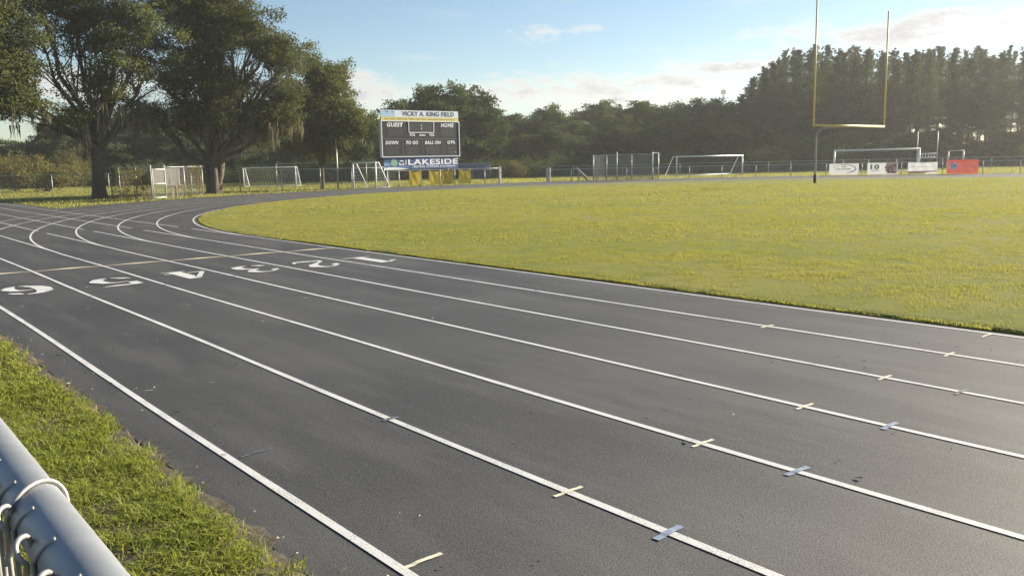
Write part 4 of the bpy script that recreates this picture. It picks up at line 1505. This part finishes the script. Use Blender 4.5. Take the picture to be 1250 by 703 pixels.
FR = FENCE_R
F1 = [arc_spot(x, FR) for x in (473.5, 487.5, 514, 538, 555.5, 574, 592, 611)]
wire_fence('chain_link_fence', 'low chain link fence with yellow cloths in front of the scoreboard', F1, 1.18, 'low fences round the bend', 0.032, big=(7,))
b = MB(); b.box((0, 0, .62), (.19, .14, 1.34)); b.box((0, 0, 1.305), (.22, .17, .03))
tag(b.build('timber_post', M['pale_timber'], loc=arc_spot(610.5, FR - .12)), 'stout pale wooden post ending the fence right of the scoreboard', 'post')
F2px = (668, 697.5, 728.5, 765, 797, 841.5, 881, 922.5, 965, 1008.5, 1052, 1100, 1150, 1199.5, 1245, 1300, 1360)
F2 = [arc_spot(x, FR) for x in F2px]
F2 += [Vector((CX + FR, y, 0)) for y in (8.0, 3.0, -2.0)]
wire_fence('chain_link_fence', 'long low chain link fence with sponsor banners along the far bend', F2, 0.96, 'low fences round the bend', 0.03)
for q, x in enumerate((668.2, 671.2)):
    b = MB(); b.box((0, 0, .52), (.13, .13, 1.12)); b.box((0, 0, 1.095), (.155, .155, .03))
    tag(b.build('timber_post', M['pale_timber'], loc=arc_spot(x, FR - .15)), ('left' if q == 0 else 'right') + ' one of the paired pale posts left of the throwing cage', 'post')
# second, farther fence behind it
F3 = [spot(x, D) for x, D in ((560, 96), (614, 92), (633, 90), (700, 88), (760, 86), (830, 84), (906, 84), (938, 83), (965, 83), (1029, 82), (1060, 82), (1094, 81), (1150, 80), (1210, 79), (1260, 79), (1330, 78))]
wire_fence('chain_link_fence', 'farther grey chain link fence at the foot of the wood', F3, 1.12, None, 0.03)
# left fence behind the oaks
F0 = [gpt(-60, 241.5), gpt(0, 240), gpt(65, 238.5), gpt(134, 237), gpt(212, 236), gpt(294, 234.4), gpt(344.5, 233), gpt(392, 231.8), gpt(430, 230.4), gpt(470, 229.2)]
wire_fence('chain_link_fence', 'chain link fence running behind the oaks and the mesh pen', F0, 1.45, None, 0.03)
# tall backstop rail
T0 = [spot(338.5, 72), spot(392, 70.5), spot(448, 69)]
wire_fence('backstop_fence', 'tall chain link backstop right of the oaks, behind the small goals', T0, 1.92, None, 0.035)

pp = gpt(413, 231)
root = thing('flood_pole', 'slim tall pole standing right of the oaks', 'pole', pp)
b = MB(); b.tube([(0, 0, -.2), (0, 0, 3.4)], [.06, .045], 10); b.build('pole', M['post'], root, True)
b = MB(); b.tube([(0, 0, 3.39), (0, 0, 3.46)], [.055, .02], 10); b.build('cap', M['post'], root, True)

# yellow cloths on the scoreboard fence
def fence_chord(pa, pb, off):
    a = arc_spot(pa, FR); c = arc_spot(pb, FR)
    e = (c - a); L = e.length; e.normalize()
    n = Vector((e.y, -e.x, 0))      # towards the infield
    return a + n * off, L, math.atan2(e.y, e.x)


POSN = ['leftmost', 'second', 'third', 'rightmost']
for q, (pa, pb) in enumerate(((499.2, 513.6), (523.3, 537.2), (538.6, 553.0), (559.8, 574.4))):
    o_, L, az = fence_chord(pa, pb, 0.06)
    b = MB()
    nx, nz = 22, 22
    Hc = 1.06
    ph = rnd.uniform(0, 6)
    G = []
    for j in range(nz + 1):
        v = j / nz
        row = []
        for i in range(nx + 1):
            u = i / nx
            fold = 0.022 * math.sin(5 * (u + .55 * v) + ph) * v ** .6 + 0.014 * math.sin(9 * (u - .6 * v) + ph * 2) * (1 - abs(2 * u - 1))
            sag = -0.10 * math.sin(u * math.pi) * (1 - v) ** 2
            row.append((u * L + .02 * math.sin(v * 5 + ph) * v, -0.05 + fold, 1.16 - v * Hc + sag + .015 * math.sin(u * 9 + ph)))
        G.append(row)
    for j in range(nz):
        for i in range(nx):
            b.quad(G[j][i], G[j][i + 1], G[j + 1][i + 1], G[j + 1][i])
    r0 = thing('yellow_cloth', '%s of the four yellow cloths tied to the fence under the scoreboard' % POSN[q], 'banner', o_, az, 'yellow cloths on the fence')
    b.build('cloth', M['flag'], r0, True)
    b = MB()
    for x in (0.01, L - .01):
        b.tube([(x, 0.02, 1.2), (x, -0.06, 1.14)], .008, 5)
    b.build('cable_tie', M['white_metal'], r0)


# ------------------------------------------------------------------ sponsor banners
def banner(pa, pb, z0, z1, mat, label, deco, wave=0.012):
    o_, L, az = fence_chord(pa, pb, 0.05)
    r0 = thing('sponsor_banner', label, 'banner', o_, az, 'sponsor banners on the far fence')
    b = MB()
    nx = 14
    G = []
    for j in range(5):
        v = j / 4
        G.append([(i / nx * L, wave * math.sin(i * 1.3 + j), z0 + (z1 - z0) * v - (.05 * math.sin(i / nx * math.pi) * v if wave > .02 else 0)) for i in range(nx + 1)])
    for j in range(4):
        for i in range(nx):
            b.quad(G[j][i], G[j][i + 1], G[j + 1][i + 1], G[j + 1][i])
    b.build('vinyl_sheet', mat, r0, True)
    deco(r0, L, z0, z1)
    b = MB()
    for x in (0.03, L - .03):
        for z in (z0 + .03, z1 - .03):
            b.tube([(x, -.03, z), (x, .05, z)], .010, 5)
    b.build('grommet', M['post'], r0)


YF = -0.035


def ribbon_arc(b, cx, cz, rx, rz_, a0, a1, w0, w1, n=26):
    pts = []
    for i in range(n + 1):
        t = i / n; a = a0 + (a1 - a0) * t
        pts.append((a, w0 + (w1 - w0) * t))
    for (a, w), (c, w2) in zip(pts[:-1], pts[1:]):
        P = lambda an, k: (cx + (rx + k) * math.cos(an), YF, cz + (rz_ + k) * math.sin(an))
        b.quad(P(a, -w), P(a, w), P(c, w2), P(c, -w2))


def deco1(r, L, z0, z1):
    h = z1 - z0; cz = (z0 + z1) / 2
    b = MB()
    ribbon_arc(b, L * .5, cz + .03, L * .40, h * .36, R(165), R(40), .008, .03)
    ribbon_arc(b, L * .5, cz + .03, L * .40, h * .36, R(40), R(-45), .03, .045)
    ribbon_arc(b, L * .5, cz + .03, L * .40, h * .36, R(-45), R(-75), .045, .006)
    b.build('oval_swoosh', M['b_grey'], r)
    b = MB(); ribbon_arc(b, L * .5, cz + .10, .14, .12, R(10), R(170), .028, .028); b.build('arch_emblem', M['b_grey'], r)
    small_print(L * .54, .10, (L * .5, YF, cz + .02), M['b_grey'], r, 3)


def deco2(r, L, z0, z1):
    h = z1 - z0; cz = (z0 + z1) / 2
    lettering('10', L * .30, h * .42, (L * .25, YF, cz + h * .16), M['b_green'], r, bold=0.05)
    lettering('YEARS', L * .30, h * .11, (L * .25, YF, cz - h * .15), M['b_grey'], r, bold=0.02)
    b = MB(); b.quad((L * .66, YF + .004, z0 + .08), (L * .985, YF + .004, z0 + .08), (L * .985, YF + .004, z1 - .02), (L * .62, YF + .004, z1 - .02)); b.build('photo_ground', M['b_pink'], r)
    b = MB()
    for i in range(22):      # figures of the group picture, a loose patchwork
        x = L * rnd.uniform(.60, .92); z = rnd.uniform(z0 + .1, z1 - .12); s = rnd.uniform(.04, .11)
        b.poly([(x - s, YF - .001 * i * .3, z - s * .6), (x + s * .7, YF - .001 * i * .3, z - s), (x + s, YF - .001 * i * .3, z + s * .5), (x - s * .4, YF - .001 * i * .3, z + s)])
    b.build('photo_figures', M['b_brown'], r)


def deco3(r, L, z0, z1):
    h = z1 - z0
    b = MB(); b.quad((.01, YF, z0 + h * .08), (L - .01, YF, z0 + h * .16), (L - .01, YF, z0 + h * .26), (.01, YF, z0 + h * .22)); b.build('orange_band', M['b_pink'], r)
    b = MB(); b.quad((.03, YF - .003, z0 + .005), (L * .62, YF - .003, z0 + .02), (L * .62, YF - .003, z0 + h * .11), (.03, YF - .003, z0 + h * .10)); b.build('brown_band', M['b_orange'], r)
    small_print(L * .2, .06, (L * .14, YF, z0 + h * .60), M['b_grey'], r, 2)
    small_print(L * .6, .035, (L * .62, YF, z0 + h * .60), M['b_grey'], r, 5)


def deco4(r, L, z0, z1):
    h = z1 - z0; cz = (z0 + z1) / 2
    b = MB()
    b.poly([(L * .22 + .27 * math.cos(a), YF, cz + .06 + .27 * math.sin(a)) for a in np.linspace(0, 2 * math.pi, 28)[:-1]])
    b.build('white_disc', M['b_white'], r)
    lettering('CH', .34, .26, (L * .22, YF - .006, cz + .10), M['b_blue'], r, bold=0.03)
    small_print(L * .46, .13, (L * .70, YF, cz + .20), M['b_pink'], r, 2)
    small_print(L * .54, .12, (L * .69, YF, cz - .01), M['b_pink'], r, 2)
    small_print(L * .26, .09, (L * .68, YF, cz - .24), M['b_pink'], r, 1)
    small_print(L * .5, .06, (L * .30, YF, cz - .40), M['b_pink'], r, 4)


banner(1012, 1048, .06, .92, M['vinyl'], 'white banner with a grey oval swoosh on the far fence', deco1)
banner(1058.5, 1095.2, .04, .94, M['vinyl'], 'white banner with a green number ten and a group picture', deco2)
banner(1108, 1144, .06, .94, M['vinyl'], 'sagging white banner with an orange lower edge below the small goal posts', deco3, .03)
banner(1155.5, 1194, .03, 1.06, M['red'], 'red banner with a white disc on the far fence', deco4)


# ------------------------------------------------------------------ football goal post
def football_goal():
    root = thing('goal_post', 'tall yellow football goal post on a grey curved support', 'goal post', (43.22, 24.2, 0.08))
    b = MB()
    P = [(0, 2.0, -.15), (0, 2.0, .0), (0, 2.0, 2.45)]
    for i in range(9):
        a = i / 8 * math.pi / 2
        P.append((0, 2.0 - .52 * (1 - math.cos(a)), 2.50 + .52 * math.sin(a)))
    P += [(0, .8, 3.02), (0, .06, 3.02)]
    b.tube(P, .055, 14); b.build('gooseneck_support', M['grey_metal'], root, True)
    b = MB(); b.tube([(0, 2.0, -.14), (0, 2.0, .50)], .085, 14); b.build('base_sleeve', M['board'], root, True)
    b = MB(); b.tube([(-3.555, 0, 3.05), (3.555, 0, 3.05)], .058, 12); b.build('crossbar', M['yellow_metal'], root, True)
    for x in (-3.555, 3.555):
        b = MB(); b.tube([(x, 0, 2.99), (x, 0, 9.25)], [.047, .040], 12); b.build('upright', M['yellow_metal'], root, True)


football_goal()


# ------------------------------------------------------------------ soccer goals and the like
def net_grid(b, A, B_, C, D_, n, m, w=0.008):
    """net on the quad A-B-C-D as thin cords"""
    A, B_, C, D_ = map(Vector, (A, B_, C, D_))
    for i in range(n + 1):
        t = i / n
        b.tube([A.lerp(B_, t), D_.lerp(C, t)], w, 3, False)
    for j in range(m + 1):
        t = j / m
        b.tube([A.lerp(D_, t), B_.lerp(C, t)], w, 3, False)


def soccer_goal(label, pl, pr, h, depth, side, mat='white_metal', pipe=.05, net=True, top_d=0.35, n=18):
    """posts at ground points pl and pr; depth runs away on the given side (+1 = left of pl->pr)"""
    pl, pr = Vector(pl), Vector(pr)
    e = pr - pl; W = e.length; az = math.atan2(e.y, e.x)
    root = thing('soccer_goal', label, 'soccer goal', pl, az, 'soccer goals round the field')
    dy = depth * side; ty = top_d * side
    for x in (0, W):
        b = MB(); b.tube([(x, 0, -.05), (x, 0, h)], pipe, 10); b.build('post', M[mat], root, True)
        b = MB(); b.tube([(x, 0, h), (x, ty, h), (x, dy, 0.06), (x, 0, 0.05)], pipe * .62, 8); b.build('side_frame', M[mat], root, True)
    b = MB(); b.tube([(-pipe, 0, h), (W + pipe, 0, h)], pipe, 10); b.build('crossbar', M[mat], root, True)
    b = MB(); b.tube([(0, dy, .06), (W, dy, .06)], pipe * .6, 8); b.build('ground_bar', M[mat], root, True)
    if net:
        b = MB()
        net_grid(b, (0, ty, h), (W, ty, h), (W, dy, .06), (0, dy, .06), n, 10, .005)
        net_grid(b, (0, 0, h), (W, 0, h), (W, ty, h), (0, ty, h), n, 2, .005)
        for x in (0, W):
            net_grid(b, (x, 0, h), (x, ty, h), (x, dy, .06), (x, 0, .05), 4, 8, .005)
        b.build('net', M['net'], root)
    return root


soccer_goal('white soccer goal left of the scoreboard, just right of the oaks', spot(298, 73), spot(361.5, 72), 1.62, 0.9, 1)
soccer_goal('netted white soccer goal touching the left side of the scoreboard', spot(432, 61), spot(459.5, 59.8), 1.80, 1.4, 1, pipe=.055, n=10)
soccer_goal('white soccer goal standing right of the throwing cage', spot(826, 77), spot(906, 81), 1.78, 1.6, 1, pipe=.06, net=False, top_d=.5)
soccer_goal('wide white soccer goal behind the banners and the goal post', spot(1018, 80), spot(1121.5, 78), 2.02, 1.0, 1, pipe=.075, net=False, top_d=.45)
soccer_goal('small grey goal frame just above the red banner', spot(1157, 86), spot(1175.5, 85.6), 1.78, .9, 1, 'post', .05, False)

# small H-shaped practice posts behind the third banner
gl, gr = spot(1118.5, 86), spot(1143, 86)
e = gr - gl
root = thing('practice_goal_posts', 'thin grey practice goal posts with a ladder crossbar right of the wide goal', 'goal post', gl, math.atan2(e.y, e.x))
W_ = e.length
for x in (0, W_):
    b = MB(); b.tube([(x, 0, -.1), (x, 0, 3.75)], .05, 8); b.build('upright', M['post'], root, True)
for z in (1.18, 1.56):
    b = MB(); b.tube([(0, 0, z), (W_, 0, z)], .045, 8); b.build('crossbar', M['white_metal'], root, True)
for i in range(1, 7):
    b = MB(); b.tube([(W_ * i / 7, 0, 1.18), (W_ * i / 7, 0, 1.56)], .028, 6); b.build('rung', M['white_metal'], root, True)

# throwing cage
def cage():
    c = [spot(724.5, 70), spot(740.5, 71), spot(753, 69.0), spot(771, 71.5), spot(796.5, 67.5), spot(803.5, 67.8)]
    root = thing('throwing_cage', 'tall mesh throwing cage on steel poles behind the low fence', 'cage', c[2])
    o = c[2]
    H = 2.10
    for p, hh in zip(c, (H - .06, H - .1, H + .14, H - .06, H + .08, H + .04)):
        b = MB(); q = p - o; b.tube([q + Vector((0, 0, -.1)), q + Vector((0, 0, hh))], .05, 8); b.build('pole', M['post'], root, True)
    order = [c[0] - o, c[2] - o, c[4] - o]
    back = [c[0] - o, c[1] - o, c[3] - o, c[5] - o]
    b = MB()
    for L in (order, back):
        b.tube([p + Vector((0, 0, H - .06)) for p in L], .022, 6)
    b.build('top_rail', M['post'], root, True)
    b = MB()
    for L in (order, back):
        for p, q in zip(L[:-1], L[1:]):
            chain_panel(b, p, q, .05, H - .08, .07, .012)
    b.build('chain_link_mesh', M['mesh_far'], root)
    b = MB(); p, q = c[4] - o, c[5] - o
    d = Vector((0, 0, 1))
    b.prism([p + d * .95, q + d * .95, q + d * (H - .05), p + d * (H - .05)], (0.02, -.02, 0)); b.build('gate_panel', M['tarp'], root)
    b = MB(); b.tube([p + d * .93, q + d * .93], .03, 6); b.tube([p + d * H, q + d * H], .03, 6); b.build('gate_bar', M['white_metal'], root)


cage()
# slanted slab leaning behind the fence
a_, c_ = spot(703, 71), spot(712, 70)
e = c_ - a_
b = MB()
L_ = e.length + .25
b.prism([(0, -.16, 1.02), (.10, -.16, 1.06), (L_ + .1, -.16, 0.02), (L_, -.16, -.02)], (0, .34, 0))
b.prism([(0.30, -.06, 0), (.36, -.06, 0), (.36, -.06, .66), (.30, -.06, .70)], (0, .12, 0))
tag(b.build('leaning_board', M['concrete'], loc=a_), 'grey board leaning behind the low fence left of the throwing cage', 'board')
bpy.context.view_layer.objects.active = None

# low shed behind the right end of the scoreboard
sp = spot(580, 86)
root = thing('shed', 'low shed with blue grey roof just right of the scoreboard', 'shed', sp, -YAW)
b = MB(); b.box((0, 1.2, .42), (3.1, 2.4, .86)); b.build('wall', M['shed'], root)
b = MB()
b.prism([(-1.9, -.3, .82), (-1.9, 1.2, 1.62), (-1.9, 2.7, .82)], (3.4, 0, 0)); rf = b.build('roof', M['roof'], root)
b = MB()
for i in range(12):
    x = -1.75 + i * .28
    b.prism([(x, -.32, .84), (x + .03, -.32, .84), (x + .03, 1.2, 1.66), (x, 1.2, 1.66)], (0, 0, .02))
b.build('roof_rib', M['roof'], rf)
b = MB(); b.box((-.5, -.012, .40), (.7, .03, .78)); b.build('door', M['grey_metal'], root)

# mesh pen by the bend
def pen():
    A, Bq = gpt(143, 243.5), gpt(248.5, 239.2)
    gl, gr = gpt(186.5, 244.2), gpt(203.0, 242.8)
    back = Vector((math.sin(YAW), math.cos(YAW), 0)) * 2.2 + Vector((-math.cos(YAW), math.sin(YAW), 0)) * 1.5
    root = thing('mesh_pen', 'small chain link pen with white gate, overgrown with dry vines, between the two oaks', 'pen', gl)
    o = gl
    H = 1.78
    pA = A - o + Vector((0.3, .35, 0)); pB = Bq - o; g1 = Vector((0, 0, 0)); g2 = gr - o
    ring = [pA, (pA + g1) * .5 + Vector((.1, .1, 0)), g1, g2, (g2 + pB) * .5, pB, pB + back, pA + back]
    for i, p in enumerate(ring):
        b = MB(); b.tube([p + Vector((0, 0, -.1)), p + Vector((0, 0, H + (.12 if i in (2, 3) else .04)))], .042 if i in (2, 3) else .032, 8)
        b.build('post', M['old_white' if i in (2, 3) else 'post'], root, True)
    segs = [(0, 1), (1, 2), (3, 4), (4, 5), (5, 6), (6, 7), (7, 0)]
    b = MB(); m = MB()
    for i, j in segs:
        b.tube([ring[i] + Vector((0, 0, H)), ring[j] + Vector((0, 0, H))], .022, 6)
        chain_panel(m, ring[i], ring[j], .04, H - .02, .08, .004)
    b.build('top_rail', M['post'], root, True); m.build('chain_link_mesh', M['mesh_far'], root)
    # gate: welded pipe frame with two panes of mesh
    e = (g2 - g1); L = e.length; e.normalize(); n = Vector((e.y, -e.x, 0)) * .05
    a0, a1 = g1 + e * .06 + n, g2 - e * .06 + n
    b = MB()
    for z in (.10, .86, 1.66):
        b.tube([a0 + Vector((0, 0, z)), a1 + Vector((0, 0, z))], .038, 8)
    for p in (a0, a1):
        b.tube([p + Vector((0, 0, .07)), p + Vector((0, 0, 1.69))], .038, 8)
    gt = b.build('gate', M['old_white'], root, True)
    m = MB(); chain_panel(m, a0, a1, .12, 1.64, .08, .004); m.build('gate_mesh', M['mesh_far'], gt)
    m = MB(); m.prism([a0 + Vector((0, 0, .9)) - n * .3, a1 + Vector((0, 0, .9)) - n * .3, a1 + Vector((0, 0, 1.62)) - n * .3, a0 + Vector((0, 0, 1.62)) - n * .3], -n * .1); m.build('gate_sheet', M['tarp'], gt)
    # tarp tied to the right panel
    p0 = g2 + (pB - g2) * .03 + Vector((0, .05, 0)); p1 = g2 + (pB - g2) * .40 + Vector((0, .05, 0))
    b = MB(); N_ = 10
    for i in range(N_):
        q0, q1 = p0.lerp(p1, i / N_), p0.lerp(p1, (i + 1) / N_)
        w0, w1 = .02 * math.sin(i * 1.9), .02 * math.sin((i + 1) * 1.9)
        b.quad(q0 + Vector((0, w0, .72)), q1 + Vector((0, w1, .70)), q1 + Vector((0, w1, 1.70)), q0 + Vector((0, w0, 1.72)))
    b.build('tarp', M['tarp'], root)
    for t in (.20, .30):
        b = MB(); q = g2 + (pB - g2) * t + Vector((.1, .5, 0)); b.box(q + Vector((0, 0, .33)), (.10, .10, .78), .3); b.build('timber_stub', M['timber'], root)
    # vines and dry growth through the mesh
    C = []
    for (p, q, dens) in ((pA, g1, 300), (g2 + (pB - g2) * .5, pB, 210), (pA, pA + back, 120)):
        for _ in range(dens):
            t = rnd.random(); v = rnd.random() ** .8
            c = p.lerp(q, t) + Vector((rnd.gauss(0, .05), rnd.gauss(0, .05), H * v))
            if math.sin(t * 23) + math.sin(t * 9 + v * 3) > -.5 - .8 * (v > .72):
                C.append(c)
    C = np.array(C)
    P = np.repeat(C, 7, axis=0) + NR.normal(0, 1, (len(C) * 7, 3)) * np.array([.07, .07, .10])
    V = leaf_quads(P, .10, .5, 0)
    np_mesh('vine', V.reshape(-1, 3), np.arange(len(P) * 4).reshape(-1, 4), M['brush_leaf'], root)
    b = MB()
    for _ in range(26):
        t = rnd.random(); p, q = ((pA, g1) if rnd.random() < .6 else (g2, pB))
        c = p.lerp(q, t)
        b.tube([c, c + Vector((rnd.gauss(0, .08), 0, H * .5)), c + Vector((rnd.gauss(0, .15), 0, H * rnd.uniform(.8, 1.0)))], [.016, .012, .006], 4, False)
    tag(b.build('vine_stem', M['timber'], root), kind='stuff')


pen()

# distant antenna tower above the tree line
tp = spot(882, 420)
root = thing('antenna_tower', 'slim distant antenna tower above the wood', 'tower', tp)
HT = 34.5
b = MB()
for a in (0.3, 2.4, 4.5):
    b.tube([(math.cos(a) * .8, math.sin(a) * .8, 0), (math.cos(a) * .35, math.sin(a) * .35, HT)], .12, 5)
for i in range(24):
    z = i * HT / 24; r0 = .8 - .45 * z / HT; r1 = .8 - .45 * (z + 1.4) / HT
    for q in range(3):
        a, c = 0.3 + 2.1 * q, 0.3 + 2.1 * ((q + 1) % 3)
        b.tube([(math.cos(a) * r0, math.sin(a) * r0, z), (math.cos(c) * r1, math.sin(c) * r1, z + 1.4)], .05, 3, False)
b.build('mast', M['grey_metal'], root)
for i in range(6):
    b = MB(); a = i * 1.047
    b.box((math.cos(a) * 1.1, math.sin(a) * 1.1, HT - 1.6), (.3, .22, 1.8), a); b.tube([(0, 0, HT - 1.6), (math.cos(a) * 1.0, math.sin(a) * 1.0, HT - 1.6)], .07, 4)
    b.build('antenna_panel', M['grey_metal'], root)

# ------------------------------------------------------------------ air
HAZE = 0.0005
if HAZE:
    b = MB()
    b.box((40, 60, 11.0), (420, 420, 25.0))
    hz = b.build('haze', bpy.data.materials.new('hazy_air'))
    m = hz.data.materials[0]; m.use_nodes = True
    nt = m.node_tree
    nt.nodes.remove(nt.nodes['Principled BSDF'])
    pv = nt.nodes.new('ShaderNodeVolumePrincipled')
    pv.inputs['Color'].default_value = (0.92, 0.93, 0.92, 1)
    pv.inputs['Density'].default_value = HAZE
    pv.inputs['Anisotropy'].default_value = 0.4
    nt.links.new(pv.outputs[0], nt.nodes['Material Output'].inputs['Volume'])
    tag(hz, kind='stuff')
    SC.cycles.volume_bounces = 0
